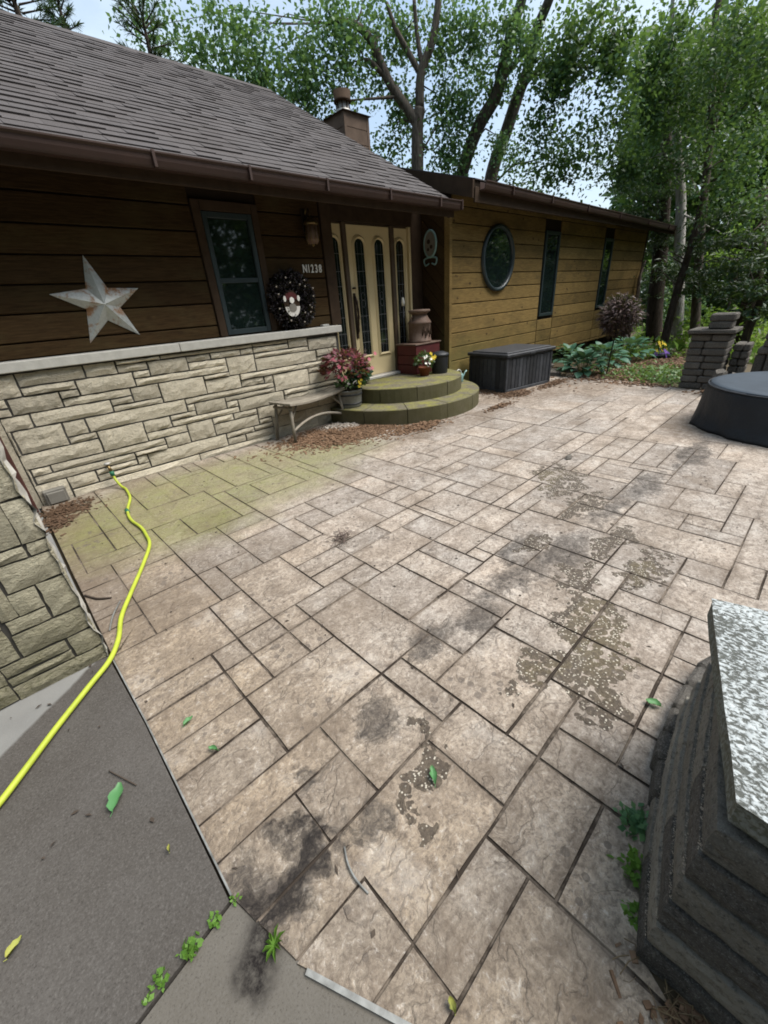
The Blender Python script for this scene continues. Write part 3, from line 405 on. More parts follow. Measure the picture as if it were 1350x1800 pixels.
# ------------------------------------------------------------------ measured outlines (metres): paving, wall stones, pier stones, patio edge
PAVING=[[4.538,2.705,4.538,2.168,4.819,2.168,4.819,2.705],[4.819,2.705,4.819,2.168,5.201,2.167,5.201,2.705],[5.201,2.705,5.201,2.168,5.39,2.168,5.39,2.705],[5.39,2.705,5.39,2.168,5.81,2.168,5.81,2.705],[4.538,3.142,4.538,2.705,5.174,2.705,5.174,3.142],[4.538,3.796,4.538,3.142,4.747,3.142,4.747,3.796],[4.747,3.796,4.747,3.142,5.174,3.142,5.174,3.796],[5.174,3.142,5.174,2.705,5.81,2.705,5.81,3.142],[5.174,3.469,5.174,3.142,5.81,3.142,5.81,3.469],[5.174,3.796,5.174,3.469,5.81,3.469,5.81,3.796],[4.538,4.231,4.538,3.796,5.046,3.796,5.046,4.231],[4.538,4.231,5.046,4.231,5.046,4.508,4.538,4.514],[5.046,4.448,5.046,3.796,5.428,3.796,5.428,4.448],[5.428,4.448,5.428,3.796,5.81,3.796,5.81,4.32,5.6,4.32,5.6,4.448],[5.046,4.448,5.352,4.448,5.352,4.503,5.046,4.508],[5.352,4.448,5.6,4.448,5.6,4.5,5.352,4.503],[5.81,2.768,5.81,2.168,6.273,2.168,6.273,2.768],[5.81,3.063,5.81,2.768,6.273,2.768,6.273,3.063],[6.273,2.705,6.273,2.168,6.691,2.168,6.691,2.705],[6.691,2.705,6.691,2.168,6.969,2.168,6.969,2.705],[6.273,3.063,6.273,2.705,6.969,2.705,6.969,3.063],[6.969,2.615,6.969,2.168,7.54,2.168,7.54,2.615],[6.969,3.063,6.969,2.615,7.54,2.615,7.54,3.063],[5.81,3.664,5.81,3.063,6.225,3.063,6.225,3.664],[6.225,3.424,6.225,3.063,6.848,3.063,6.848,3.424],[6.225,3.664,6.225,3.424,6.848,3.424,6.848,3.664],[6.848,3.664,6.848,3.063,7.194,3.063,7.194,3.664],[7.194,3.664,7.194,3.063,7.54,3.063,7.54,3.664],[5.81,3.907,5.81,3.664,6.329,3.664,6.329,3.907],[5.81,4.273,5.81,3.907,6.329,3.907,6.329,4.273],[6.329,4.273,6.329,3.664,6.675,3.664,6.675,4.273],[5.81,4.273,6.389,4.273,6.389,4.32,5.81,4.32],[6.389,4.273,6.675,4.273,6.6,4.32,6.389,4.32],[6.675,4.151,6.675,3.664,6.96,3.664,6.96,4.104,6.881,4.151],[6.96,3.664,7.54,3.664,7.54,3.678,7.3,3.9,6.96,4.104],[6.675,4.151,6.881,4.151,6.675,4.275],[7.54,2.615,7.54,2.168,7.548,2.168,7.62,2.41,7.696,2.615],[7.54,3.063,7.54,2.615,7.696,2.615,7.821,2.953,7.821,3.063],[7.54,3.063,7.862,3.063,7.881,3.114,7.881,3.364,7.54,3.678],[7.881,3.354,7.881,3.114,7.95,3.3,7.891,3.354],[4.822,-0.992,4.822,-1.5,5.176,-1.5,5.176,-0.992],[5.176,-0.992,5.176,-1.5,5.606,-1.5,5.606,-0.992],[5.606,-0.992,5.606,-1.5,5.893,-1.5,5.893,-0.992],[4.822,-0.476,4.822,-0.992,5.251,-0.992,5.251,-0.476],[5.251,-0.646,5.251,-0.992,5.893,-0.992,5.893,-0.646],[5.251,-0.476,5.251,-0.646,5.893,-0.646,5.893,-0.476],[5.893,-0.992,5.893,-1.5,6.25,-1.5,6.25,-0.992],[6.25,-0.992,6.25,-1.5,6.607,-1.5,6.608,-0.992],[5.893,-0.476,5.893,-0.992,6.129,-0.992,6.129,-0.476],[6.129,-0.476,6.129,-0.992,6.608,-0.992,6.608,-0.476],[4.822,-0.088,4.822,-0.476,5.42,-0.476,5.42,-0.089],[4.822,0.298,4.822,-0.088,5.42,-0.089,5.42,0.298],[5.42,0.298,5.42,-0.476,5.715,-0.476,5.715,0.298],[4.822,1.072,4.822,0.298,5.117,0.298,5.117,1.072],[5.117,0.817,5.117,0.298,5.476,0.298,5.476,0.817],[5.476,0.817,5.476,0.298,5.715,0.298,5.715,0.817],[5.117,1.072,5.117,0.817,5.715,0.817,5.715,1.072],[5.715,-0.011,5.715,-0.476,6.161,-0.476,6.161,-0.011],[5.715,0.298,5.715,-0.011,6.161,-0.011,6.161,0.298],[6.161,-0.011,6.161,-0.476,6.608,-0.476,6.608,-0.011],[6.161,0.298,6.161,-0.011,6.608,-0.011,6.608,0.298],[5.715,0.763,5.715,0.298,6.25,0.298,6.25,0.763],[5.715,1.072,5.715,0.763,6.25,0.763,6.25,1.072],[6.25,1.072,6.25,0.298,6.608,0.298,6.608,1.072],[6.608,-1.082,6.607,-1.5,6.965,-1.5,6.964,-1.082],[6.964,-1.082,6.965,-1.5,7.0,-1.5,7.022,-1.082],[6.608,-0.656,6.608,-1.082,6.902,-1.082,6.902,-0.656],[6.902,-0.656,6.902,-1.082,7.022,-1.082,7.044,-0.656],[6.608,-0.31,6.608,-0.656,7.044,-0.656,7.063,-0.31],[6.608,0.208,6.608,-0.31,7.063,-0.31,7.088,0.177,7.088,0.208],[6.608,0.493,6.608,0.208,7.09,0.208,7.1,0.4,7.121,0.493],[6.608,1.072,6.608,0.493,6.895,0.493,6.895,1.072],[6.895,1.072,6.895,0.493,7.121,0.493,7.249,1.072],[2.65,-0.503,2.33,-0.503,2.6,-0.8,2.65,-0.977],[3.378,-0.502,2.65,-0.503,2.65,-0.977,2.8,-1.5,3.378,-1.5],[3.378,-0.503,3.378,-1.5,3.736,-1.5,3.736,-0.503],[3.736,-0.503,3.736,-1.5,4.464,-1.5,4.464,-0.502],[4.464,-0.905,4.464,-1.5,4.822,-1.5,4.822,-0.905],[4.464,-0.503,4.464,-0.905,4.822,-0.905,4.822,-0.502],[2.562,3.202,2.562,3.757,2.077,3.757,2.077,3.202],[2.562,3.757,2.562,4.207,2.077,4.207,2.077,3.757],[2.562,4.207,2.562,4.53,2.077,4.53,2.077,4.207],[3.22,3.202,3.22,3.424,2.562,3.424,2.562,3.202],[3.22,3.424,3.22,3.757,2.562,3.757,2.562,3.424],[3.22,3.757,3.22,3.202,3.544,3.202,3.544,3.757],[3.22,3.757,3.22,4.128,2.562,4.128,2.562,3.757],[3.22,4.128,3.22,3.757,3.544,3.757,3.544,4.128],[3.053,4.128,3.053,4.43,2.562,4.43,2.562,4.128],[3.053,4.43,3.053,4.53,2.562,4.53,2.562,4.43],[3.053,4.53,3.053,4.128,3.544,4.128,3.544,4.528,3.4,4.53],[3.544,3.606,3.544,3.202,3.867,3.202,3.867,3.606],[3.544,4.21,3.544,3.606,3.867,3.606,3.867,4.21],[3.867,3.807,3.867,3.202,4.26,3.202,4.26,3.807],[4.26,3.807,4.26,3.202,4.522,3.202,4.522,3.807],[3.867,4.21,3.867,3.807,4.522,3.807,4.522,4.21],[3.544,4.21,4.034,4.21,4.034,4.521,3.544,4.528],[4.034,4.21,4.522,4.21,4.522,4.515,4.034,4.521],[6.038,1.904,6.038,1.507,6.558,1.507,6.558,1.904],[6.038,2.168,6.038,1.904,6.558,1.904,6.558,2.168],[6.558,2.168,6.558,1.507,6.981,1.507,6.981,2.168],[6.981,2.167,6.981,1.507,7.298,1.507,7.298,2.168],[7.298,2.168,7.298,1.507,7.35,1.507,7.548,2.168],[2.632,0.037,2.632,-0.503,3.513,-0.503,3.513,0.037],[3.513,0.037,3.513,-0.503,4.1,-0.503,4.1,0.037],[4.1,0.037,4.1,-0.503,4.584,-0.503,4.584,0.037],[4.584,0.037,4.584,-0.503,4.822,-0.502,4.822,0.037],[4.538,1.358,4.538,1.088,5.576,1.088,5.576,1.358],[5.576,1.358,5.576,1.088,6.268,1.088,6.268,1.358],[6.268,1.358,6.268,1.088,7.12,1.088,7.12,1.358],[7.12,1.358,7.12,1.088,7.252,1.088,7.312,1.358],[3.379,2.782,3.379,3.188,2.617,3.188,2.617,2.782],[3.379,3.188,3.379,2.782,4.522,2.782,4.522,3.188],[0.562,0.157,0.19,0.157,0.47,-0.42,0.56,-0.2,0.562,-0.195],[0.232,3.472,0.232,3.928,-0.03,3.928,-0.03,3.472],[0.232,3.928,0.232,4.53,-0.03,4.53,-0.03,3.928],[5.348,1.492,5.348,1.372,5.749,1.372,5.749,1.492],[5.749,1.492,5.749,1.372,6.566,1.372,6.566,1.492],[6.566,1.492,6.566,1.372,7.315,1.372,7.33,1.44,7.346,1.492],[5.092,1.927,5.092,1.582,5.47,1.583,5.47,1.927],[5.47,1.927,5.47,1.582,6.038,1.582,6.038,1.927],[4.538,2.152,4.538,1.942,5.138,1.943,5.138,2.152],[5.138,2.152,5.138,1.942,6.038,1.943,6.038,2.152],[0.592,3.232,0.592,4.157,0.382,4.157,0.382,3.232],[0.592,4.157,0.592,4.53,0.382,4.53,0.382,4.157],[2.062,3.832,2.062,4.53,1.702,4.53,1.702,3.832],[1.688,3.473,1.688,4.238,1.328,4.238,1.328,3.472],[2.632,-0.503,2.632,-0.098,1.987,-0.098,1.987,-0.191,2.1,-0.25,2.33,-0.503],[3.832,0.293,3.832,0.037,4.822,0.037,4.822,0.292],[3.532,0.607,3.532,0.308,4.342,0.307,4.342,0.607],[0.427,1.628,0.427,1.958,-0.03,1.958,-0.027,1.628],[0.817,3.638,0.817,4.53,0.607,4.53,0.607,3.638],[1.072,3.232,1.072,3.622,0.592,3.622,0.592,3.232],[1.522,0.097,1.223,0.098,1.223,0.016,1.41,0.025,1.522,0.003],[4.538,1.072,4.538,0.442,4.822,0.443,4.822,1.072],[0.878,0.083,0.578,0.083,0.578,-0.165,0.61,-0.1,0.76,-0.055,0.878,-0.031],[4.538,1.792,4.538,1.478,5.092,1.478,5.092,1.792],[2.242,2.662,2.242,3.202,1.987,3.202,1.987,2.662],[0.368,3.473,0.368,4.53,0.248,4.53,0.248,3.472],[2.992,2.782,2.992,2.617,3.758,2.617,3.758,2.782],[0.667,0.307,0.667,0.607,0.262,0.607,0.262,0.308],[1.027,0.292,0.892,0.292,0.892,-0.027,1.0,-0.005,1.027,-0.002],[2.302,-0.098,2.302,0.232,1.987,0.232,1.987,-0.098],[1.208,0.097,1.042,0.098,1.042,-0.001,1.2,0.015,1.208,0.015],[1.837,0.097,1.672,0.098,1.672,-0.026,1.837,-0.113],[0.158,2.422,0.158,2.692,-0.03,2.692,-0.03,2.422],[0.292,0.952,0.292,1.132,-0.023,1.132,-0.022,0.953],[0.292,1.282,0.292,1.462,-0.025,1.462,-0.024,1.282],[2.062,3.472,2.062,3.832,1.822,3.832,1.822,3.472],[4.538,1.462,4.538,1.358,5.348,1.358,5.348,1.462],[1.552,4.238,1.552,4.53,1.328,4.53,1.328,4.238],[0.022,3.098,0.022,3.457,-0.03,3.457,-0.03,3.098],[1.192,4.252,1.192,4.53,0.967,4.53,0.967,4.252],[0.233,0.622,0.233,0.802,-0.021,0.802,-0.02,0.71,0.002,0.622],[0.427,0.817,0.427,0.938,-0.022,0.938,-0.021,0.817],[0.158,1.972,0.158,2.182,-0.03,2.182,-0.03,1.99,-0.03,1.972],[4.538,1.942,4.538,1.807,5.092,1.807,5.092,1.942],[0.247,0.307,0.247,0.472,0.039,0.472,0.118,0.307],[1.657,0.097,1.537,0.098,1.537,0.0,1.657,-0.023],[1.972,0.097,1.853,0.098,1.853,-0.12,1.972,-0.183],[5.092,1.568,5.092,1.493,6.038,1.492,6.038,1.568],[0.158,2.707,0.158,2.902,-0.03,2.902,-0.03,2.707],[0.232,3.098,0.232,3.457,0.038,3.457,0.038,3.098],[3.262,0.157,3.262,0.037,3.832,0.037,3.832,0.157],[0.292,1.478,0.292,1.612,-0.026,1.612,-0.025,1.478],[0.953,3.638,0.953,4.132,0.817,4.132,0.817,3.638],[4.342,0.428,4.342,0.292,4.822,0.292,4.822,0.428],[0.292,1.148,0.292,1.268,-0.024,1.268,-0.023,1.148],[0.262,0.487,0.262,0.607,0.006,0.607,0.036,0.487],[0.953,4.148,0.953,4.53,0.833,4.53,0.832,4.148],[0.247,0.172,0.247,0.292,0.125,0.292,0.16,0.22,0.183,0.172],[1.688,4.238,1.688,4.53,1.567,4.53,1.568,4.238],[0.158,2.198,0.158,2.318,-0.03,2.318,-0.03,2.198],[1.807,3.472,1.807,3.832,1.702,3.832,1.702,3.472],[1.312,4.252,1.312,4.53,1.208,4.53,1.208,4.252],[0.022,2.917,0.022,3.082,-0.03,3.082,-0.03,2.917],[4.342,0.607,4.342,0.442,4.538,0.443,4.538,0.607],[0.158,2.332,0.158,2.407,-0.03,2.407,-0.03,2.332],[2.062,3.202,2.062,3.472,1.987,3.472,1.987,3.202],[1.972,3.412,1.972,3.472,1.822,3.472,1.822,3.412],[2.617,-0.083,2.617,0.037,2.318,0.037,2.318,-0.083],[2.497,0.052,2.497,0.232,2.318,0.232,2.318,0.053],[2.812,0.052,2.812,0.668,2.512,0.668,2.512,0.053],[2.932,0.052,2.932,0.353,2.827,0.353,2.827,0.053],[3.247,0.052,3.247,0.157,2.948,0.157,2.948,0.053],[0.878,0.097,0.878,0.292,0.578,0.292,0.578,0.098],[1.208,0.113,1.208,0.292,1.042,0.292,1.042,0.112],[1.522,0.113,1.522,0.412,1.223,0.412,1.223,0.112],[1.838,0.113,1.838,0.412,1.537,0.412,1.537,0.112],[1.972,0.113,1.972,0.412,1.852,0.412,1.852,0.112],[0.562,0.172,0.562,0.292,0.262,0.292,0.262,0.173],[3.082,0.173,3.082,0.353,2.948,0.353,2.948,0.173],[3.097,0.473,3.097,0.173,3.517,0.172,3.517,0.472],[3.532,0.293,3.532,0.172,3.817,0.173,3.817,0.292],[2.152,0.247,2.152,0.412,1.987,0.412,1.987,0.247],[2.497,0.247,2.497,0.547,2.168,0.547,2.168,0.247],[0.878,0.307,0.878,0.607,0.682,0.607,0.682,0.308],[1.208,0.307,1.208,0.412,0.892,0.412,0.892,0.308],[3.082,0.367,3.082,0.668,2.827,0.668,2.827,0.367],[1.312,0.428,1.312,0.742,0.892,0.742,0.892,0.428],[1.522,0.428,1.522,0.742,1.328,0.742,1.328,0.428],[1.838,0.428,1.838,1.072,1.537,1.072,1.537,0.428],[2.152,0.428,2.152,0.547,1.852,0.547,1.852,0.428],[3.097,0.817,3.097,0.487,3.517,0.488,3.517,0.817],[2.992,0.683,2.992,0.998,2.827,0.998,2.827,0.683],[3.097,0.683,3.097,0.817,2.992,0.817,2.992,0.683],[2.497,0.562,2.497,1.208,2.168,1.208,2.168,0.562],[2.152,0.562,2.152,0.878,1.852,0.878,1.852,0.562],[2.168,0.893,2.168,1.208,2.062,1.208,2.062,0.893],[0.427,0.622,0.427,0.802,0.247,0.802,0.247,0.622],[0.758,0.622,0.758,0.938,0.442,0.938,0.442,0.622],[0.878,0.622,0.878,0.938,0.773,0.938,0.773,0.622],[3.532,0.817,3.532,0.622,3.727,0.622,3.727,0.817],[3.742,0.938,3.742,0.622,3.847,0.622,3.847,0.938],[3.862,0.938,3.862,0.772,4.522,0.772,4.522,0.938],[3.862,0.757,3.862,0.623,4.522,0.622,4.522,0.757],[2.812,0.683,2.812,0.998,2.512,0.998,2.512,0.683],[1.072,0.757,1.072,0.938,0.892,0.938,0.892,0.757],[1.387,0.757,1.387,1.072,1.088,1.072,1.088,0.757],[1.522,0.757,1.522,1.072,1.402,1.072,1.402,0.757],[3.367,0.832,3.367,1.462,3.008,1.462,3.008,0.832],[3.382,1.132,3.382,0.832,3.458,0.832,3.458,1.132],[3.472,1.132,3.472,0.832,3.727,0.832,3.727,1.132],[2.047,0.893,2.047,1.072,1.852,1.072,1.852,0.893],[0.758,0.953,0.758,1.268,0.308,1.268,0.308,0.953],[1.072,0.953,1.072,1.462,0.773,1.462,0.773,0.953],[3.742,1.132,3.742,0.952,3.847,0.953,3.847,1.132],[3.862,1.282,3.862,1.088,4.522,1.088,4.522,1.282],[3.862,1.072,3.862,0.953,4.522,0.953,4.522,1.072],[2.992,1.012,2.992,1.342,2.707,1.342,2.707,1.013],[2.707,1.012,2.707,1.208,2.512,1.208,2.512,1.012],[2.707,1.222,2.707,1.342,2.422,1.342,2.422,1.222],[1.387,1.088,1.387,1.462,1.088,1.462,1.088,1.088],[1.582,1.088,1.582,1.462,1.402,1.462,1.402,1.088],[1.732,1.088,1.732,1.462,1.597,1.462,1.597,1.088],[1.838,1.088,1.838,1.208,1.747,1.208,1.747,1.088],[2.047,1.088,2.047,1.208,1.852,1.208,1.852,1.088],[3.382,1.282,3.382,1.148,3.847,1.148,3.847,1.282],[2.047,1.222,2.047,1.462,1.747,1.462,1.747,1.222],[2.407,1.222,2.407,1.462,2.062,1.462,2.062,1.222],[0.427,1.282,0.427,1.462,0.308,1.462,0.308,1.282],[0.622,1.282,0.622,1.462,0.442,1.462,0.442,1.282],[0.758,1.282,0.758,1.462,0.638,1.462,0.638,1.282],[3.382,1.462,3.382,1.297,3.847,1.297,3.847,1.462],[3.862,1.462,3.862,1.297,4.522,1.297,4.522,1.462],[2.992,1.358,2.992,1.462,2.422,1.462,2.422,1.358],[0.427,1.478,0.427,1.612,0.308,1.612,0.308,1.478],[0.622,1.478,0.622,1.612,0.442,1.612,0.442,1.478],[0.758,1.478,0.758,1.612,0.638,1.612,0.638,1.478],[1.072,1.478,1.072,1.612,0.773,1.612,0.773,1.478],[1.268,1.478,1.268,1.612,1.088,1.612,1.088,1.478],[1.732,1.478,1.732,1.748,1.282,1.748,1.282,1.478],[1.972,1.478,1.972,1.748,1.747,1.748,1.747,1.478],[2.047,1.477,2.047,1.912,1.987,1.912,1.987,1.478],[2.407,1.477,2.407,1.912,2.062,1.912,2.062,1.478],[2.722,1.477,2.722,1.688,2.422,1.688,2.422,1.478],[2.992,1.478,2.992,1.688,2.738,1.688,2.738,1.478],[3.367,1.478,3.367,1.838,3.008,1.838,3.008,1.478],[3.382,1.838,3.382,1.478,3.758,1.478,3.758,1.838],[3.772,1.628,3.772,1.478,4.522,1.478,4.522,1.628],[0.622,1.628,0.622,1.958,0.442,1.958,0.442,1.628],[0.952,1.628,0.952,2.108,0.638,2.108,0.638,1.628],[1.268,1.628,1.268,1.748,0.967,1.748,0.967,1.627],[3.772,1.838,3.772,1.642,4.028,1.642,4.028,1.838],[3.562,2.212,3.562,1.852,4.522,1.852,4.522,2.212],[3.772,2.378,3.772,2.228,4.522,2.228,4.522,2.378],[4.043,1.852,4.043,1.642,4.522,1.642,4.522,1.852],[2.602,1.702,2.602,1.912,2.422,1.912,2.422,1.702],[2.992,1.702,2.992,2.062,2.617,2.062,2.617,1.702],[1.268,1.762,1.268,1.912,0.967,1.912,0.967,1.763],[1.628,1.762,1.628,1.912,1.282,1.912,1.282,1.762],[1.972,1.762,1.972,1.912,1.642,1.912,1.642,1.762],[3.367,1.852,3.367,2.212,3.008,2.212,3.008,1.852],[3.382,2.212,3.382,1.852,3.548,1.852,3.548,2.212],[1.762,1.927,1.762,2.258,1.328,2.258,1.328,1.927],[1.328,1.927,1.328,2.108,0.967,2.108,0.967,1.927],[1.972,1.928,1.972,2.258,1.777,2.258,1.777,1.927],[2.302,1.927,2.302,2.062,1.987,2.062,1.987,1.927],[2.602,1.928,2.602,2.062,2.318,2.062,2.318,1.927],[0.503,1.972,0.503,2.318,0.172,2.318,0.172,1.972],[0.622,1.972,0.622,2.318,0.518,2.318,0.518,1.972],[2.242,2.077,2.242,2.258,1.987,2.258,1.987,2.077],[2.602,2.077,2.602,3.188,2.258,3.188,2.258,2.077],[2.677,2.077,2.677,2.438,2.617,2.438,2.617,2.077],[2.992,2.077,2.992,2.212,2.692,2.212,2.692,2.077],[0.848,2.122,0.848,2.318,0.638,2.318,0.638,2.122],[1.192,2.122,1.192,2.482,0.862,2.482,0.862,2.122],[1.312,2.122,1.312,2.482,1.208,2.482,1.208,2.122],[3.367,2.228,3.367,2.438,2.692,2.438,2.692,2.228],[2.977,2.452,2.977,2.768,2.617,2.768,2.617,2.452],[3.367,2.438,3.367,2.602,2.992,2.602,2.992,2.438],[3.382,2.602,3.382,2.228,3.758,2.228,3.758,2.602],[1.522,2.272,1.522,2.482,1.328,2.482,1.328,2.272],[1.972,2.272,1.972,2.648,1.537,2.648,1.537,2.272],[2.242,2.272,2.242,2.648,1.987,2.648,1.987,2.272],[0.502,2.332,0.502,2.692,0.172,2.692,0.172,2.332],[0.848,2.332,0.848,2.843,0.518,2.843,0.518,2.332],[3.772,2.768,3.772,2.392,4.132,2.393,4.132,2.768],[4.148,2.768,4.148,2.392,4.522,2.392,4.522,2.768],[1.192,2.498,1.192,2.648,0.862,2.648,0.862,2.498],[1.522,2.498,1.522,2.648,1.208,2.648,1.208,2.498],[1.192,2.662,1.192,2.843,0.862,2.843,0.862,2.662],[1.972,2.662,1.972,3.037,1.208,3.037,1.208,2.662],[1.972,3.037,1.972,3.398,1.822,3.398,1.822,3.037],[0.712,2.858,0.712,3.218,0.518,3.218,0.518,2.858],[0.502,2.707,0.502,2.902,0.172,2.902,0.172,2.707],[0.502,2.902,0.502,3.218,0.382,3.218,0.382,2.902],[1.072,2.858,1.072,3.218,0.728,3.218,0.728,2.858],[1.418,3.052,1.418,3.457,1.208,3.457,1.208,3.052],[1.192,2.858,1.192,3.457,1.088,3.457,1.088,2.858],[1.807,3.412,1.807,3.457,1.417,3.457,1.417,3.412],[0.368,2.917,0.368,3.082,0.038,3.082,0.038,2.917],[1.807,3.052,1.807,3.398,1.432,3.398,1.432,3.052],[0.368,3.097,0.368,3.457,0.248,3.457,0.248,3.098],[1.312,3.637,1.312,4.132,0.967,4.132,0.967,3.638],[1.312,3.472,1.312,3.638,1.088,3.638,1.088,3.472],[1.312,4.148,1.312,4.238,0.967,4.238,0.967,4.148]]
WALLSTONES=[[-0.304,-0.024,-0.016,1.104],[-0.016,0.336,0.584,0.464],[-0.016,-0.024,0.224,0.184],[-0.016,0.928,0.192,1.104],[-0.016,0.672,0.176,0.784],[-0.016,0.856,0.072,0.928],[-0.016,0.464,0.008,0.672],[-0.016,0.792,0.072,0.848],[-0.016,0.184,0.008,0.336],[0.232,-0.024,1.424,0.064],[2.384,-0.024,3.055,0.123],[3.055,-0.024,3.504,0.123],[2.384,0.123,2.878,0.251],[2.878,0.123,3.504,0.251],[2.384,0.251,3.088,0.408],[3.088,0.251,3.504,0.408],[1.432,-0.024,2.384,0.064],[2.608,0.408,3.504,0.48],[3.008,0.552,3.504,0.68],[2.008,0.064,2.384,0.144],[2.976,0.488,3.504,0.544],[3.008,0.688,3.504,0.744],[2.216,0.28,2.384,0.408],[2.136,0.152,2.384,0.208],[2.216,0.216,2.384,0.272],[0.232,0.072,0.456,0.184],[0.464,0.072,0.928,0.128],[0.936,0.072,1.776,0.208],[1.784,0.072,2.0,0.144],[0.016,0.192,0.824,0.256],[0.464,0.136,0.824,0.184],[0.832,0.136,0.928,0.208],[1.784,0.152,2.128,0.208],[0.832,0.216,1.136,0.256],[1.144,0.216,1.384,0.328],[1.392,0.216,1.664,0.408],[1.672,0.216,2.208,0.336],[0.016,0.264,0.152,0.328],[0.16,0.264,1.136,0.328],[0.592,0.336,0.984,0.528],[0.992,0.336,1.384,0.408],[1.672,0.344,1.912,0.408],[1.92,0.344,2.208,0.408],[0.992,0.416,1.248,0.528],[1.256,0.416,2.0,0.472],[2.008,0.416,2.6,0.544],[0.016,0.472,0.36,0.664],[0.368,0.472,0.584,0.528],[1.256,0.48,1.52,0.528],[1.528,0.48,1.864,0.6],[1.872,0.48,2.0,0.544],[2.608,0.488,2.968,0.544],[0.368,0.536,0.536,0.664],[0.544,0.536,1.44,0.664],[1.448,0.536,1.52,0.6],[1.448,0.608,2.496,0.664],[1.872,0.552,2.496,0.6],[2.384,0.664,2.496,0.744],[2.504,0.552,3.0,0.744],[0.184,0.672,0.784,0.784],[0.792,0.672,1.232,0.72],[1.24,0.672,1.688,0.856],[1.696,0.672,2.088,0.808],[2.096,0.672,2.376,0.744],[0.792,0.728,0.976,0.784],[0.984,0.728,1.232,0.856],[2.096,0.752,2.864,0.808],[2.872,0.752,3.424,0.808],[3.168,0.808,3.424,0.864],[3.432,0.752,3.504,0.944],[0.08,0.792,0.432,0.92],[0.44,0.792,0.976,0.856],[1.696,0.816,1.976,0.856],[1.984,0.816,2.312,1.0],[2.32,0.816,3.16,0.944],[0.44,0.864,0.576,0.92],[0.584,0.864,1.04,0.992],[1.048,0.864,1.976,0.928],[1.576,0.928,1.976,1.0],[3.168,0.872,3.424,0.944],[0.2,0.928,0.576,0.992],[1.048,0.936,1.192,0.992],[1.2,0.936,1.568,1.064],[2.32,0.952,3.056,1.0],[3.064,0.952,3.504,1.08],[0.2,1.0,0.672,1.104],[0.68,1.0,0.928,1.104],[0.936,1.0,1.192,1.064],[1.576,1.008,1.816,1.064],[1.824,1.008,2.16,1.064],[2.168,1.008,2.312,1.064],[2.32,1.008,2.776,1.064],[2.784,1.008,3.056,1.104],[0.936,1.072,1.32,1.104],[1.328,1.072,2.312,1.104],[2.32,1.072,2.776,1.104]]
PIERSTONES=[[-0.724,0.188,-0.3,1.044],[-0.3,0.66,-0.124,1.044],[-0.724,-0.004,-0.38,0.188],[-0.3,0.188,-0.044,0.3],[-0.38,-0.004,-0.044,0.068],[-0.236,0.484,-0.044,0.596],[-0.3,0.372,-0.244,0.66],[-0.124,0.844,-0.052,1.044],[-0.124,0.66,-0.044,0.836],[-0.38,0.124,-0.156,0.18],[-0.148,0.076,-0.044,0.18],[-0.244,0.372,-0.156,0.476],[-0.38,0.076,-0.156,0.116],[-0.244,0.604,-0.124,0.652],[-0.292,0.308,-0.156,0.364],[-0.148,0.308,-0.044,0.476],[-0.116,0.604,-0.044,0.652]]
PATIO=[[-0.03,4.53],[-0.03,1.99],[-0.025,1.46],[-0.02,0.71],[0.04,0.47],[0.16,0.22],[0.47,-0.42],[0.56,-0.2],[0.61,-0.1],[0.76,-0.055],[1.0,-0.005],[1.2,0.015],[1.41,0.025],[1.67,-0.025],[2.1,-0.25],[2.6,-0.8],[2.8,-1.5],[7.0,-1.5],[7.1,0.4],[7.33,1.44],[7.62,2.41],[7.95,3.3],[7.3,3.9],[6.6,4.32],[5.6,4.32],[5.6,4.5],[3.4,4.53]]
# ------------------------------------------------------------------ ground, driveway, patio
def sheet(name, pts, z, mat, kind='structure'):
    mb = MB(); mb.add([(x, y, z) for x, y in pts], [tuple(range(len(pts)))]); return tag(obj(name, mb, mat), kind=kind)
def slab(name, pts, z0, z1, mat, parent=None):
    n = len(pts); mb = MB(); mb.add([(x, y, z0) for x, y in pts] + [(x, y, z1) for x, y in pts], [tuple(range(n, 2 * n))] + [(i, (i + 1) % n, n + (i + 1) % n, n + i) for i in range(n)])
    return obj(name, mb, mat, parent)
gm = MB(); NG = 60; R_ = 90.
gv = []
for j in range(NG + 1):
    for i in range(NG + 1):
        x = -R_ + 2 * R_ * i / NG + 5; y = -R_ + 2 * R_ * j / NG
        d = max(0, x - 9) ; z = -.06 - min(1.2, .035 * d) 
        gv.append((x, y, z))
gm.add(gv, [(j * (NG + 1) + i, j * (NG + 1) + i + 1, (j + 1) * (NG + 1) + i + 1, (j + 1) * (NG + 1) + i) for j in range(NG) for i in range(NG)], True)
tag(obj('ground', gm, MT['soil']), kind='structure')
pat = tag(slab('patio', PATIO, -.055, -.0055, MT['joint']), kind='structure')
drv = tag(slab('driveway', [(-.055, 4.5), (-6, 4.5), (-6, .66), (-.28, .66), (-.034, .709), (-.034, 1.46), (-.05, 1.99)], -.058, -.004, MT['drive']), kind='structure')
tag(slab('driveway_slab', [(-6, .648), (-.282, .65), (-.034, .699), (-.02, .708), (.04, .468), (.15, .205), (.46, -.43), (.3, -3), (-6, -3)], -.058, -.006, MT['drive2']), kind='structure')
def strip(name, P, wd, z0, z1, mat):
    mb = MB()
    for a, b in zip(P[:-1], P[1:]):
        a, b = Vector((*a, 0)), Vector((*b, 0)); t = (b - a).normalized(); nn = Vector((-t.y, t.x, 0)) * wd * .5
        vs = [a - nn, b - nn, b + nn, a + nn]; mb.add([(p.x, p.y, z0) for p in vs] + [(p.x, p.y, z1) for p in vs], [(4, 5, 6, 7), (0, 1, 5, 4), (1, 2, 6, 5), (2, 3, 7, 6), (3, 0, 4, 7)])
    return tag(obj(name, mb, mat), kind='structure')
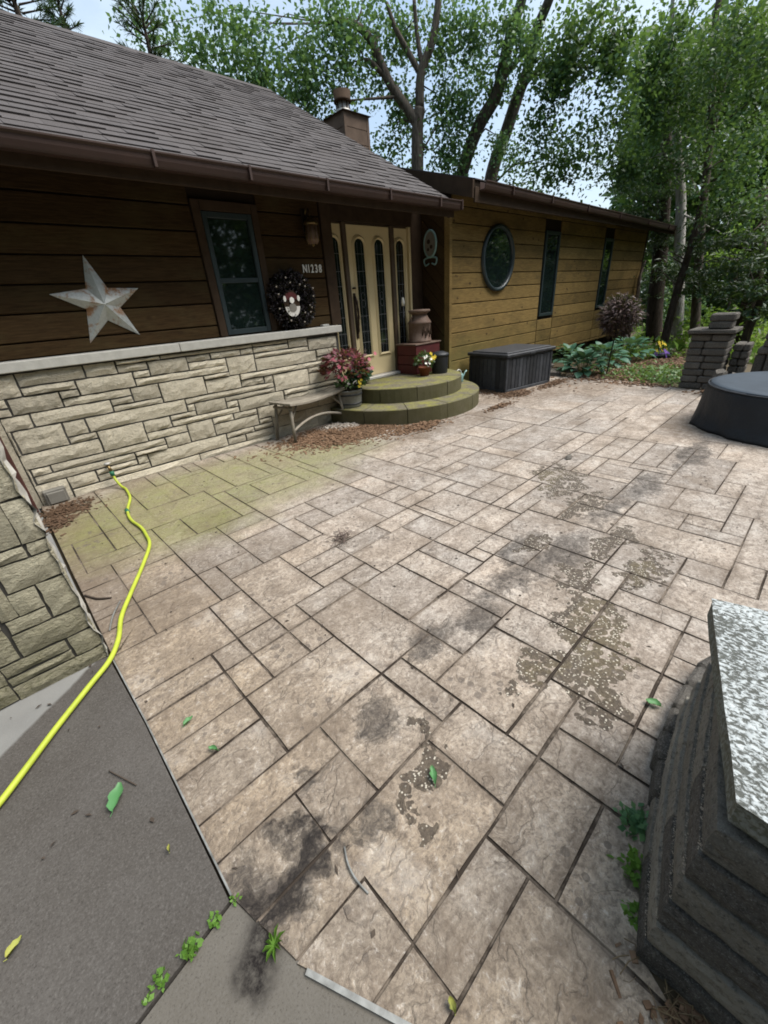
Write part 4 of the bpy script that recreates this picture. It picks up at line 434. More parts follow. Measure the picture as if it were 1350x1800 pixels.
strip('expansion_joint', [(-.038, 1.97), (-.027, 1.46), (-.0245, .715)], .005, -.05, .0015, MT['edging'])
strip('expansion_joint', [(.0405, .448), (.155, .215), (.46, -.41)], .012, -.05, .005, MT['edging'])

def inset(P, d):
    n = len(P); out = []
    for i in range(n):
        a, b, c = P[i - 1], P[i], P[(i + 1) % n]
        e1 = Vector((b[0] - a[0], b[1] - a[1])); e2 = Vector((c[0] - b[0], c[1] - b[1]))
        if e1.length < 1e-6 or e2.length < 1e-6: out.append(b); continue
        n1 = Vector((-e1.y, e1.x)).normalized(); n2 = Vector((-e2.y, e2.x)).normalized()
        m = n1 + n2; k = m.dot(m)
        q = m * (2 * d / k) if k > .5 else n1 * d
        out.append((b[0] + q.x, b[1] + q.y))
    return out
def stone_mesh(mb, P, r):
    cx = sum(p[0] for p in P) / len(P); cy = sum(p[1] for p in P) / len(P); near = cy < 1.7 and cx < 3
    PP = P; j = r.uniform(-.0055, -.0032) if near else r.uniform(-.0064, -.0048); P = inset(P, j)
    if near:                                                # rough, slightly wandering edges
        Q = []
        for i_ in range(len(P)):
            a, b = Vector(P[i_]), Vector(P[(i_ + 1) % len(P)]); L_ = (b - a).length; n_ = max(1, int(L_ / .07)); nn = Vector((-(b - a).y, (b - a).x)) / max(L_, 1e-6)
            for k_ in range(n_): q = a.lerp(b, k_ / n_) + (nn * r.uniform(-.0022, .0022) if k_ else Vector((0, 0))); Q.append((q.x, q.y))
        P = Q
    a, b = P, inset(P, r.uniform(.0008, .003) if near else .0025); n = len(P)
    tx, ty, tz = r.uniform(-.0018, .0018), r.uniform(-.0018, .0018), r.uniform(-.001, .0012)
    Z = lambda p: tz + tx * (p[0] - cx) + ty * (p[1] - cy)
    vs = [(p[0], p[1], -.03) for p in a] + [(p[0], p[1], Z(p) - .004) for p in a] + [(p[0], p[1], Z(p)) for p in b]
    w_ = min(max(p[0] for p in P) - min(p[0] for p in P), max(p[1] for p in P) - min(p[1] for p in P)); dd_ = min(.04, w_ * .22); c_ = inset(b, dd_)
    ar_ = lambda Q: .5 * sum(Q[i - 1][0] * Q[i][1] - Q[i][0] * Q[i - 1][1] for i in range(len(Q))); ok = len(PP) <= 5 and w_ > .09 and ar_(c_) > .3 * ar_(b)
    if ok: vs += [(p[0], p[1], Z(p)) for p in c_]; fs = [tuple(range(3 * n, 4 * n))] + [(2 * n + i, 2 * n + (i + 1) % n, 3 * n + (i + 1) % n, 3 * n + i) for i in range(n)]
    else: fs = [tuple(range(2 * n, 3 * n))]
    mb.top = len(fs); mb.edge = [1.0] * (3 * n) + [0.0] * (len(vs) - 3 * n) if ok else [.35] * len(vs)
    for i in range(n):
        k = (i + 1) % n; fs += [(i, k, n + k, n + i), (n + i, n + k, 2 * n + k, 2 * n + i)]
    mb.add(vs, fs)
pav = []
for fl in PAVING:
    P = list(zip(fl[::2], fl[1::2])); cx = sum(p[0] for p in P) / len(P); cy = sum(p[1] for p in P) / len(P)
    if (cx - 4.55) ** 2 + (cy - 4.6) ** 2 < 1.0: continue
    ar = abs(.5 * sum(P[i - 1][0] * P[i][1] - P[i][0] * P[i - 1][1] for i in range(len(P)))); pav.append((ar / (cx * cx + cy * cy + 1.5) ** 1.5, P))
pav.sort(key=lambda t: -t[0]); r = random.Random(3)
for _, P in pav[:290]:
    mb = MB(); stone_mesh(mb, P, r); me = mb.mesh('paving_stone', MT['patio']); me.materials.append(MT['joint']); me.polygons.foreach_set('material_index', [0] * mb.top + [1] * (len(me.polygons) - mb.top)); me.attributes.new('edge_dirt', 'FLOAT', 'POINT').data.foreach_set('value', mb.edge); obj('paving_stone', me, None, pat)
mb = MB()
for _, P in pav[290:]: stone_mesh(mb, P, r)
if mb.v: tag(obj('small_paving_stones', mb, MT['patio'], pat), kind='stuff')

# ------------------------------------------------------------------ the house
house = empty('house', 'low brown cedar sided house with limestone wainscot and shingle roof', 'house')
def part(name, mb, mat, parent=None): return obj(name, mb, mat, parent or house)
# limestone wainscot: a mortar core with every stone a piece of its own
ws = bx('stone_wainscot', -3.0, 3.50, 4.566, 4.70, -.06, 1.112, MT['mortar'], house)
r = random.Random(11); k = 0
def wall_rects(x0, x1, z0, z1, r):
    out = []; z = z0
    while z < z1 - .03:
        h = min(r.choice((.07, .1, .14, .17)), z1 - z); h = h if z1 - z - h > .05 else z1 - z; x = x0
        while x < x1 - .02:
            w_ = r.uniform(.2, .6); w_ = w_ if x1 - x - w_ > .12 else x1 - x; out.append((x, z, x + w_, z + h)); x += w_
        z += h
    return out
for (a, b, c, d) in WALLSTONES + wall_rects(-2.2, -.3, -.02, 1.112, r):
    mb = MB(); rock(mb, a + .004, c - .004, 4.556, b + .0035, d - .0035, .04, .015, k, 0, edge=.005, prot=r.choice((0, 0, 0, .008, .004, .02 if (d - b) < .09 else .006))); k += 1
    obj('stone', mb, MT['limestone'], ws)
# return face of the wainscot beside the steps
for (a, b, c, d) in wall_rects(4.56, 4.70, -.02, 1.112, random.Random(5)):
    mb = MB(); rock(mb, -c, -a, -3.505, b + .004, d - .004, .02, .006, k, 1); k += 1
    m_ = mb.mesh('stone', MT['limestone']); 
    for v in m_.vertices: v.co = Vector((-v.co.x, -v.co.y, v.co.z))
    m_.flip_normals(); m_.flip_normals(); obj('stone', m_, None, ws)
for a, b in ((-3.0, 1.52), (1.524, 3.585)):
    mb = MB(); cbox(mb, a, b, 4.505, 4.72, 1.118, 1.197, .006); part('coping_stone', mb, MT['coping'])
# cedar boards of the main wall, courses shared with the wing
ZC = [.06] + [.27 + .21 * i for i in range(12)]
sid = bx('siding', -3.0, 3.55, 4.705, 4.83, 1.1, 2.86, MT['soffit'], house)
def boards(parent, x0, x1, y, z0, z1, holes=(), along='x', gap=.006, mat='cedar'):
    for z in [ZC[0] - .21] + ZC:
        a, b = max(z, z0), min(z + .21, z1)
        if b - a < .03: continue
        cuts = [(x0, x1)]
        for (hx0, hx1, hz0, hz1) in holes:
            if b > hz0 + .02 and a < hz1 - .02:
                nc = []
                for (p, q) in cuts:
                    if hx0 > p and hx1 < q: nc += [(p, hx0), (hx1, q)]
                    elif hx0 <= p < hx1 < q: nc.append((hx1, q))
                    elif p < hx0 < q <= hx1: nc.append((p, hx0))
                    elif not (hx0 <= p and hx1 >= q): nc.append((p, q))
                cuts = nc
        for (p, q) in cuts:
            mb = MB(); cbox(mb, p + .002, q - .002, y - .022, y + .006, a + gap, b - gap, .006); obj('plank', mb, MT[mat], parent)
boards(sid, -2.4, 3.55, 4.70, 1.20, 2.8, [(2.03, 2.74, 1.19, 2.42)], mat='shaded_cedar')
# wing wall with its boards
wing = bx('wing_siding', 5.605, 14.15, 4.36, 4.6, .2, 2.82, MT['soffit'], house)
bx('wing_siding', 5.605, 8.44, 4.362, 4.5, -.06, .195, MT['soffit'], house)
boards(wing, 5.66, 8.46, 4.352, -.02, 2.75)
for a, b, hole in ((8.475, 9.11, (8.475, 9.11, .93, 2.42)), (9.125, 11.31, None), (11.325, 11.87, (11.325, 11.87, .93, 2.40)), (11.885, 14.1, None)):
    boards(wing, a, b, 4.352, .21, 2.75, [hole] if hole else [])
for x in (8.4675, 9.1175, 11.3175, 11.8775): bx('dark_batten', x - .005, x + .005, 4.338, 4.36, .21, .92, MT['trim'], house)
bx('corner_post', 5.59, 5.655, 4.318, 4.42, .0, 2.62, MT['cedar'], house, .004)
bx('corner_post', 14.105, 14.2, 4.325, 4.40, .12, 2.72, MT['trim'], house)
bx('crawl_space_wall', 8.5, 14.0, 4.75, 4.8, -.6, .2, MT['joint'], house)
mb = MB(); mb.add([(x, y, z) for x in (14.13, 14.2) for y, z in ((4.42, -.3), (8.2, -.3), (8.2, 3.8), (4.42, 2.66))], [(0, 1, 2, 3), (7, 6, 5, 4), (0, 4, 5, 1), (2, 6, 7, 3), (0, 3, 7, 4), (1, 5, 6, 2)]); part('end_wall', mb, MT['trim']); bx('back_wall', -3, 14.2, 9.0, 9.1, -.5, 3.6, MT['trim'], house)
bx('left_wall', -3.1, -3.0, 4.7, 12, -.3, 4.4, MT['trim'], house)
# alcove: the wall that steps out to the wing, in slanting boards
alc = bx('alcove_wall', 5.605, 5.66, 4.425, 4.95, .02, 2.7, MT['soffit'], house)
for i in range(15):
    z = -.12 + .2 * i; mb = MB(); dy = .53; up = .42
    y0, y1 = 4.425, 4.845
    vs = [(5.582, y0, z), (5.582, y1, z + up), (5.582, y1, z + up + .188), (5.582, y0, z + .188)]
    vs = [(x, y, min(max(zz, .03), 2.62)) for x, y, zz in vs]
    if vs[3][2] - vs[0][2] < .02: continue
    mb.add(vs + [(5.604, y, zz) for _, y, zz in vs], [(0, 3, 2, 1), (4, 5, 6, 7), (0, 1, 5, 4), (1, 2, 6, 5), (2, 3, 7, 6), (3, 0, 4, 7)]); obj('plank', mb, MT['shaded_cedar'], alc)
bx('entry_wall', 5.30, 5.61, 4.86, 4.95, .02, 2.75, MT['trim'], house); bx('entry_wall', 3.555, 3.72, 4.80, 4.95, .02, 2.75, MT['trim'], house)
bx('entry_header', 3.722, 5.298, 4.80, 4.93, 2.375, 2.78, MT['trim'], house)
bx('entry_wall', 3.50, 3.556, 4.57, 4.93, .02, 1.112, MT['mortar'], house)

# doors
def arch(cx, hw, z0, z1, n=10):
    P = [(cx - hw, z0), (cx + hw, z0)]
    for i in range(n + 1):
        a = PI * i / n; P.append((cx + hw * math.cos(a), z1 - hw + hw * math.sin(a)))
    return P
def plate(mb, P, y0, y1):
    n = len(P); mb.add([(x, y0, z) for x, z in P] + [(x, y1, z) for x, z in P], [tuple(range(n))] + [(i, n + i, n + (i + 1) % n, (i + 1) % n) for i in range(n)])
def ring(mb, A, B, y0, y1, yb):
    n = len(A); vs = [(x, y0, z) for x, z in A] + [(x, y1, z) for x, z in B] + [(x, yb, z) for x, z in A] + [(x, yb, z) for x, z in B]
    fs = []
    for i in range(n):
        k = (i + 1) % n; fs += [(i, k, n + k, n + i), (2 * n + i, 2 * n + k, k, i), (n + i, n + k, 3 * n + k, 3 * n + i)]
    mb.add(vs, fs)
def leaf_panel(root, x0, x1, lights, z0=.435, z1=2.36, y=4.845):
    for (cx, hw, a, b) in lights:
        mb = MB(); ring(mb, arch(cx, hw + .045, a - .045, b + .045), arch(cx, hw + .02, a - .02, b + .02), y - .006, y - .026, y + .004); ring(mb, arch(cx, hw + .02, a - .02, b + .02), arch(cx, hw, a, b), y - .026, y - .008, y + .004)
        mold = obj('glass_moulding', mb, MT['cream'], root)
        mb = MB(); plate(mb, arch(cx, hw + .002, a - .002, b + .002), y - .0065, y - .001); obj('pane', mb, MT['doorglass'], root)
        mb = MB()
        for zz in [a + (b - a) * t for t in (.12, .22, .36, .62, .74, .88)]: cbox(mb, cx - hw, cx + hw, y - .0095, y - .007, zz - .003, zz + .003, .001)
        for xx in (-.45, .45): cbox(mb, cx + hw * xx - .0025, cx + hw * xx + .0025, y - .0093, y - .0068, a, b - hw * .5, .001)
        for t in (.47, .53): tube(mb, [(cx + hw * .4 * math.cos(q), y - .0085, a + (b - a) * t + .05 * math.sin(q)) for q in [2 * PI * i / 10 for i in range(11)]], .003, 4)
        tag(obj('leading', mb, MT['lead'], root), kind='stuff')
door = bx('front_door', 4.075, 4.875, 4.845, 4.89, .435, 2.352, MT['cream'], house, .004)
leaf_panel(door, 4.075, 4.875, [(4.29, .082, .74, 2.2), (4.655, .082, .74, 2.2)])
mb = MB(); hp = catmull([(4.128, 4.838, 1.52), (4.126, 4.80, 1.48), (4.128, 4.785, 1.38), (4.126, 4.78, 1.27), (4.128, 4.80, 1.18), (4.127, 4.81, 1.08), (4.128, 4.838, 1.04)], 5); tube(mb, hp, [.012 + .006 * math.sin(i * .7) ** 2 for i in range(len(hp))], 8)
cbox(mb, 4.105, 4.15, 4.832, 4.843, .98, 1.56, .006); lathe(mb, [(.026, -.01), (.03, 0), (.02, .012)], 12, (4.128, 4.825, 1.62)); obj('door_handle', mb, MT['bronze'], door)
for nm, a, b, cx in (('sidelight', 3.735, 4.0, 3.86), ('sidelight', 4.955, 5.25, 5.08)):
    sdl = bx(nm, a, b, 4.85, 4.89, .435, 2.352, MT['cream'], house, .004); leaf_panel(sdl, a, b, [(cx, .075, .74, 2.2)], y=4.85)
for a, b, mt in ((3.722, 3.733, 'cream'), (4.003, 4.07, 'jamb'), (4.88, 4.952, 'jamb'), (5.255, 5.298, 'cream')): bx('door_jamb', a, b, 4.815, 4.90, .42, 2.37, MT[mt], house, .004)
bx('door_jamb', 3.735, 5.25, 4.86, 4.90, 2.354, 2.3745, MT['jamb'], house)
bx('threshold', 3.74, 5.28, 4.72, 4.90, .392, .432, MT['alu'], house, .006)
# main window
def window(name, x0, x1, z0, z1, y, rail=None, fw=.05):
    f = MB(); cbox(f, x0, x0 + fw, y - .03, y + .05, z0, z1, .004); cbox(f, x1 - fw, x1, y - .03, y + .05, z0, z1, .004); cbox(f, x0 + fw, x1 - fw, y - .028, y + .05, z1 - fw, z1, .004); cbox(f, x0 + fw, x1 - fw, y - .028, y + .05, z0, z0 + fw, .004)
    if rail: cbox(f, x0 + fw, x1 - fw, y - .024, y + .05, rail - .022, rail + .022, .003)
    o = part(name, f, MT['frame'])
    zs = [(z0 + fw, z1 - fw)] if not rail else [(z0 + fw, rail - .022), (rail + .022, z1 - fw)]
    for a, b in zs:
        mb = MB(); cbox(mb, x0 + fw - .002, x1 - fw + .002, y - .006, y + .002, a - .002, b + .002, .001); obj('pane', mb, MT['glass'], o)
    return o
mw = window('window', 2.12, 2.655, 1.215, 2.33, 4.69, 1.735)
for a, b, c, d in ((2.035, 2.115, 1.205, 2.42), (2.66, 2.735, 1.205, 2.42)): bx('window_trim', a, b, 4.655, 4.72, c, d, MT['trim'], house, .004)
bx('window_trim', 2.118, 2.657, 4.655, 4.72, 2.335, 2.42, MT['trim'], house)
bx('window_trim', 3.56, 3.715, 4.66, 4.80, 1.2, 2.6, MT['trim'], house)
window('narrow_window', 8.50, 9.09, .955, 2.40, 4.345, None, .055); window('narrow_window', 11.345, 11.85, .955, 2.38, 4.345, None, .05)
mb = MB(); N = 40; vs = []
prof = [(.475, -.0), (.475, -.05), (.435, -.055), (.42, -.02), (.42, .02)]
for (rr, dy) in prof:
    for i in range(N): a = 2 * PI * i / N; vs.append((6.895 + rr * math.cos(a), 4.335 + dy, 1.935 + rr * math.sin(a)))
mb.add(vs, [(j * N + i, j * N + (i + 1) % N, (j + 1) * N + (i + 1) % N, (j + 1) * N + i) for j in range(len(prof) - 1) for i in range(N)], True)
rw = part('round_window', mb, MT['frame'])
mb = MB(); plate(mb, [(6.895 + .425 * math.cos(2 * PI * i / N), 1.935 + .425 * math.sin(2 * PI * i / N)) for i in range(N)], 4.318, 4.325); obj('pane', mb, MT['glass'], rw)

# roofs
SL = math.atan2(2.25, 3.94); CS, SN = math.cos(SL), math.sin(SL)
def roofpt(x, s, h): return (x, 4.14 + s * CS - h * SN, 2.565 + s * SN + h * CS)
def rbox(mb, x0, x1, s0, s1, h0, h1, taper=None):
    q = []
    for x in (x0, x1):
        for s_, hh in ((s0, (h0, h1)), (s1, (h0, h1 if taper is None else taper))):
            for h in hh: q.append(roofpt(x, s_, h))
    mb.add(q, [(0, 1, 3, 2), (4, 6, 7, 5), (0, 4, 5, 1), (2, 3, 7, 6), (1, 5, 7, 3), (0, 2, 6, 4)])
LEN = 4.54
mb = MB(); rbox(mb, -6, 5.42, 0, LEN, -.17, -.004)
mb.add([roofpt(-6, LEN, -.004), roofpt(5.42, LEN, -.004), (5.42, 12.1, 2.5), (-6, 12.1, 2.5)], [(0, 1, 2, 3)]); roof = part('roof', mb, MT['soffit'])
NC = 32; EXP = LEN / NC; tabs = []
r = random.Random(21)
for c in range(NC):
    x = -6 + r.uniform(0, .3)
    while x < 5.43:
        wd = r.uniform(.13, .26); x1 = min(x + wd, 5.435); thick = r.choice((.007, .008, .012, .0145))
        cx = (x + x1) / 2; py = 4.14 + c * EXP * CS; pz = 1.2 + c * EXP * SN
        vis = cx > .28 * (py - 4.1) * 0 - .2 + .0 * c and cx > -.35 + .13 * c * EXP
        tabs.append((wd / (cx * cx + py * py + pz * pz) if vis else 0, x, x1, c, thick)); x = x1
tabs.sort(key=lambda t: -t[0])
def tab(mb, t):
    _, x, x1, c, th = t; rbox(mb, x + .001, x1 - .001, c * EXP - .012 - r.uniform(0, .004), (c + 1) * EXP + .02, -.003, th, .0)
for t in tabs[:290]:
    mb = MB(); tab(mb, t); obj('shingle', mb, MT['shingle'], roof)
mb = MB()
for t in tabs[290:]: tab(mb, t)
tag(obj('shingles', mb, MT['shingle'], roof), kind='stuff')
mb = MB(); x = -6
while x < 5.4:
    x1 = min(x + .3, 5.43); q = [(x, 8.0, 4.765), (x1, 8.0, 4.765), (x1, 8.09, 4.835 + .006), (x, 8.09, 4.835 + .006), (x1, 8.2, 4.765), (x, 8.2, 4.765)]
    mb.add(q, [(0, 1, 2, 3), (3, 2, 4, 5)]); x = x1
tag(obj('ridge_cap', mb, MT['shingle'], roof), kind='stuff')
mb = MB(); rbox(mb, 5.422, 5.45, -.02, LEN, -.19, -.0045); part('rake_board', mb, MT['trim'])
bx('fascia', -6, 5.42, 4.112, 4.136, 2.38, 2.556, MT['trim'], house)
def gutter(x0, x1, y, z, tilt=0, hs=()):
    P = [(0, .0), (-.075, .0), (-.083, .012), (-.095, .045), (-.098, .075), (-.112, .088), (-.112, .098), (-.1, .098), (-.09, .08), (-.075, .012), (-.006, .012), (-.006, .095), (0, .095)]
    mb = MB(); n = len(P); vs = [(x0, y + a, z + b) for a, b in P] + [(x1, y + a, z + b + tilt) for a, b in P]
    mb.add(vs, [(i, n + i, n + (i + 1) % n, (i + 1) % n) for i in range(n)] + [tuple(range(n)), tuple(range(2 * n - 1, n - 1, -1))])
    g = part('gutter', mb, MT['gutter'])
    for hx in hs:
        t = tilt * (hx - x0) / (x1 - x0); mb = MB()
        cbox(mb, hx - .012, hx + .012, y - .117, y - .085, z + t - .004, z + t + .104, .003); cbox(mb, hx - .01, hx + .01, y - .1, y + .0, z + t + .1, z + t + .106, .002); obj('gutter_bracket', mb, MT['gutter'], g)
gutter(-6, 5.47, 4.11, 2.452, 0, (-.9, .35, 1.55, 2.35, 3.2, 4.1, 5.0, 5.455))
# downspout at the left
mb = MB(); cbox(mb, -.14, -.06, 4.40, 4.46, -.0, 2.36, .008); dsp = part('downspout', mb, MT['downspout'])
mb = MB(); cbox(mb, -.15, -.05, 4.455, 4.55, 1.6, 1.63, .003); obj('downspout_strap', mb, MT['downspout'], dsp)
# wing roof: low slope rising away from the eave
def wz(y, x): return 2.78 + .30 * (y - 3.95) - .008 * (x - 5.7)
mb = MB(); q = [(5.62, 3.95), (15.05, 3.95), (15.05, 8.3), (5.62, 8.3)]
mb.add([(x, y, wz(y, x)) for x, y in q] + [(x, y, wz(y, x) - .16) for x, y in q], [(0, 1, 2, 3), (7, 6, 5, 4), (0, 4, 5, 1), (1, 5, 6, 2), (2, 6, 7, 3), (3, 7, 4, 0)]); part('wing_roof', mb, MT['soffit'])
mb = MB(); q = [(5.63, 3.93), (15.07, 3.93), (15.07, 8.3), (5.63, 8.3)]; mb.add([(x, y, wz(y, x) + .004) for x, y in q] + [(x, y, wz(y, x) + .016) for x, y in q], [(4, 5, 6, 7), (0, 1, 5, 4), (1, 2, 6, 5), (2, 3, 7, 6), (3, 0, 4, 7)]); part('wing_roof_covering', mb, MT['shingle'])
mb = MB(); q = [(3.935, -.20), (8.3, -.20), (8.3, 0), (3.935, 0)]; mb.add([(5.58, y, wz(y, 5.6) + d) for y, d in q] + [(5.617, y, wz(y, 5.6) + d) for y, d in q], [(0, 3, 2, 1), (4, 5, 6, 7), (0, 1, 5, 4), (1, 2, 6, 5), (2, 3, 7, 6), (3, 0, 4, 7)]); part('rake_board', mb, MT['trim'])
bx('fascia', 5.62, 15.05, 3.92, 3.946, 2.53, 2.70, MT['trim'], house)
gutter(5.72, 15.1, 3.918, 2.66, -.075, (6.4, 7.6, 9.0, 10.6, 12.4, 14.0))
# chimney behind the gable
ch = empty('chimney'); ch.parent = house
mb = MB(); cbox(mb, 6.545, 7.13, 7.5, 8.15, 3.2, 4.60, .004); obj('chimney_core', mb, MT['soffit'], ch)
for i in range(6):
    z = 3.26 + .225 * i
    mb = MB(); cbox(mb, 6.56, 7.115, 7.482, 7.506, z, z + .218, .004); obj('plank', mb, MT['chimney'], ch)
    mb = MB(); cbox(mb, 6.527, 6.552, 7.52, 8.14, z, z + .218, .004); obj('plank', mb, MT['chimney'], ch)
for x, y in ((6.515, 7.47), (7.09, 7.475)): 
    mb = MB(); cbox(mb, x, x + .06, y, y + .06, 3.2, 4.59, .004); obj('corner_board', mb, MT['chimney'], ch)
mb = MB(); mb.add([(6.48, 7.43, 4.60), (7.19, 7.43, 4.60), (7.19, 8.22, 4.60), (6.48, 8.22, 4.60), (6.66, 7.66, 4.67), (7.0, 7.66, 4.67), (7.0, 8.0, 4.67), (6.66, 8.0, 4.67)], [(0, 1, 5, 4), (1, 2, 6, 5), (2, 3, 7, 6), (3, 0, 4, 7), (4, 5, 6, 7), (3, 2, 1, 0)]); obj('chimney_cap', mb, MT['jamb'], ch)
mb = MB(); lathe(mb, [(.14, 0), (.14, .05), (.115, .055), (.115, .16)], 20, (6.80, 7.8, 4.67)); obj('flue', mb, MT['alu'], ch)
mb = MB(); lathe(mb, [(.12, 0), (.165, .0), (.17, .02), (.165, .04), (.155, .045), (.165, .16), (.15, .165)], 20, (6.80, 7.8, 4.83)); obj('rain_cap', mb, MT['trim'], ch)
mb = MB()
for i in range(8): a = i * PI / 4; cbox(mb, 6.80 + .125 * math.cos(a) - .008, 6.80 + .125 * math.cos(a) + .008, 7.8 + .125 * math.sin(a) - .008, 7.8 + .125 * math.sin(a) + .008, 4.72, 4.83, .002)
tag(obj('flue_slats', mb, MT['trim'], ch), kind='stuff')
# small fittings of the stone wall
vb = bx('dryer_vent', .015, .185, 4.485, 4.553, -.005, .135, MT['meter'], house, .008); bx('vent_flap', .035, .17, 4.47, 4.487, .01, .115, MT['meter'], vb, .006)
mb = MB(); tube(mb, [(.562, 4.55, .215), (.562, 4.49, .215), (.562, 4.465, .20), (.566, 4.46, .165)], [.014, .014, .014, .016], 8); sp = part('spigot', mb, MT['brass'])
mb = MB(); lathe(mb, [(.006, 0), (.026, .004), (.03, .012), (.026, .02), (.008, .022)], 10, (.562, 4.49, .225)); obj('tap_handle', mb, MT['alu'], sp)
# ------------------------------------------------------------------ stone pier at the left edge
pier = empty('stone_pier', 'rough limestone pier at the left edge beside the driveway and hose', 'pier', loc=(-.4, 2.2, 0))
def child(root, name, mb, mat):
    o = obj(name, mb, mat); o.parent = root; o.matrix_parent_inverse = Matrix.Translation(-root.location); return o
mb = MB(); cbox(mb, -1.6, -.062, 2.004, 2.14, -.05, 1.58, .004); child(pier, 'mortar_core', mb, MT['mortar'])
k = 500
for (a, b, c, d) in PIERSTONES[:0] + [q for q in PIERSTONES if q[0] > -.7] + [(-.72, .0, -.385, .092), (-.72, .098, -.385, .184), (-.72, .19, -.31, .34), (-.72, .345, -.31, .56), (-.72, .565, -.31, .68), (-.72, .69, -.31, .86), (-.72, .865, -.31, 1.04)] + wall_rects(-.72, -.04, 1.05, 1.58, random.Random(8)) + wall_rects(-1.6, -.73, -.01, 1.58, random.Random(9)):
    mb = MB(); rock(mb, a + .002, c - .001, 1.992, b + .002, d - .001, .05, .006, k, 0, edge=.006); k += 1; child(pier, 'stone', mb, MT['pier'])
# its rough, mortared side
mb = MB(); rr = random.Random(4); nz, ny = 34, 4; vs = []
for j in range(nz + 1):
    for i in range(ny + 1): vs.append((-.05 + rr.uniform(-.016, .016) + (.0 if i else .006), 1.985 + i * .038, -.02 + 1.6 * j / nz))
mb.add(vs, [(j * (ny + 1) + i, j * (ny + 1) + i + 1, (j + 1) * (ny + 1) + i + 1, (j + 1) * (ny + 1) + i) for j in range(nz) for i in range(ny)]); child(pier, 'mortared_side', mb, MT['palemortar'])
mb = MB(); cbox(mb, -1.65, -.0, 1.95, 2.2, 1.585, 1.66, .006); child(pier, 'cap_stone', mb, MT['coping'])

# ------------------------------------------------------------------ entry steps
steps = empty('entry_steps', 'two rounded mossy concrete steps leading up to the cream front door', 'steps', loc=(4.55, 4.6, 0))
def wedge(cx, cy, r0, r1, a0, a1, z0, z1, n=5):
    mb = MB(); c = .008; vs = []
    for i in range(n + 1):
        a = a0 + (a1 - a0) * i / n; ca, sa = math.cos(a), math.sin(a)
        for (rr_, z) in ((r0, z0), (r1, z0), (r1, z1 - c), (r1 - c, z1), (r0, z1)): vs.append((cx + rr_ * ca, cy + rr_ * sa, z))
    fs = []
    for i in range(n):
        for q in range(5): fs.append((i * 5 + q, i * 5 + (q + 1) % 5, (i + 1) * 5 + (q + 1) % 5, (i + 1) * 5 + q)[::-1])
    fs += [tuple(range(4, -1, -1))[::-1], tuple(n * 5 + q for q in range(5))[::-1]]
    mb.add(vs, fs); return mb
for nm, cx, cy, R, r0, z0, z1, nb, a0, a1 in (('lower', 4.52, 4.53, 1.27, .80, -.03, .2, 7, PI * 1.0, PI * 2.0), ('upper', 4.61, 4.56, .97, .55, .2, .39, 6, PI * 1.0, PI * 2.0)):
    for i in range(nb):
        u = (a1 - a0) / nb; child(steps, 'step_block', wedge(cx, cy, r0, R + random.uniform(-.006, .006), a0 + i * u + .004, a0 + (i + 1) * u - .004, z0, z1 + random.uniform(-.002, .002)), MT['mossy'])
    mb = MB(); q = [(cx + (r0 + .002) * math.cos(a0 + (a1 - a0) * i / 24), cy + (r0 + .002) * math.sin(a0 + (a1 - a0) * i / 24)) for i in range(25)]
    q = q + [(min(cx + r0, 5.57), 4.8), (max(cx - r0, 3.56), 4.8)] if nm == 'upper' else q
    n = len(q); mb.add([(x, y, z0) for x, y in q] + [(x, y, z1 - .001) for x, y in q], [tuple(range(n, 2 * n))] + [(i, (i + 1) % n, n + (i + 1) % n, n + i) for i in range(n)]); child(steps, 'landing' if nm == 'upper' else 'step_core', mb, MT['mossy'])

# ------------------------------------------------------------------ bench
bench = empty('bench', 'weathered grey slatted bench with a bowed seat by the limestone wall', 'bench', loc=(2.85, 4.32, 0))
BM = Matrix.Translation((2.84, 4.36, 0)) @ Matrix.Rotation(math.radians(11), 4, 'Z')
def sag(x): return .405 + .045 * (x / .5) ** 2
for j in range(4):
    mb = MB(); y0 = -.19 + j * .092; n = 8; vs = []
    for i in range(n + 1):
        x = -.5 + i / n; z = sag(x); bow = .05 * (1 - (x / .5) ** 2)
        for (yy, zz) in ((y0, 0), (y0 + .084, 0), (y0 + .084, .022), (y0, .022)): vs.append(BM @ Vector((x, yy + bow, z + zz)))
    fs = [(i * 4 + q, (i + 1) * 4 + q, (i + 1) * 4 + (q + 1) % 4, i * 4 + (q + 1) % 4) for i in range(n) for q in range(4)] + [(0, 1, 2, 3), (n * 4 + 3, n * 4 + 2, n * 4 + 1, n * 4)]
    mb.add(vs, fs); child(bench, 'seat_slat', mb, MT['benchwood'])
for sx in (-1, 1):
    for sy in (-1, 1):
        mb = MB(); tube(mb, [BM @ Vector((sx * .43, sy * .12 + .02, .43)), BM @ Vector((sx * .47, sy * .16 + .02, 0))], [.02, .018], 8); child(bench, 'leg', mb, MT['benchwood'])
        mb = MB(); tube(mb, [BM @ Vector((sx * .45, sy * .13 + .02, .25)), BM @ Vector((sx * .3, sy * .1 + .03, .41))], .012, 6); child(bench, 'brace', mb, MT['benchwood'])
    mb = MB(); tube(mb, [BM @ Vector((sx * .44, -.14, .40)), BM @ Vector((sx * .44, .17, .40))], .016, 6); child(bench, 'cross_rail', mb, MT['benchwood'])
mb = MB(); tube(mb, [BM @ Vector((x, -.12 + .03 * (1 - (x / .46) ** 2), .13 + .09 * (1 - (x / .46) ** 2))) for x in [-.46 + .92 * i / 10 for i in range(11)]], .017, 8); child(bench, 'stretcher', mb, MT['benchwood'])

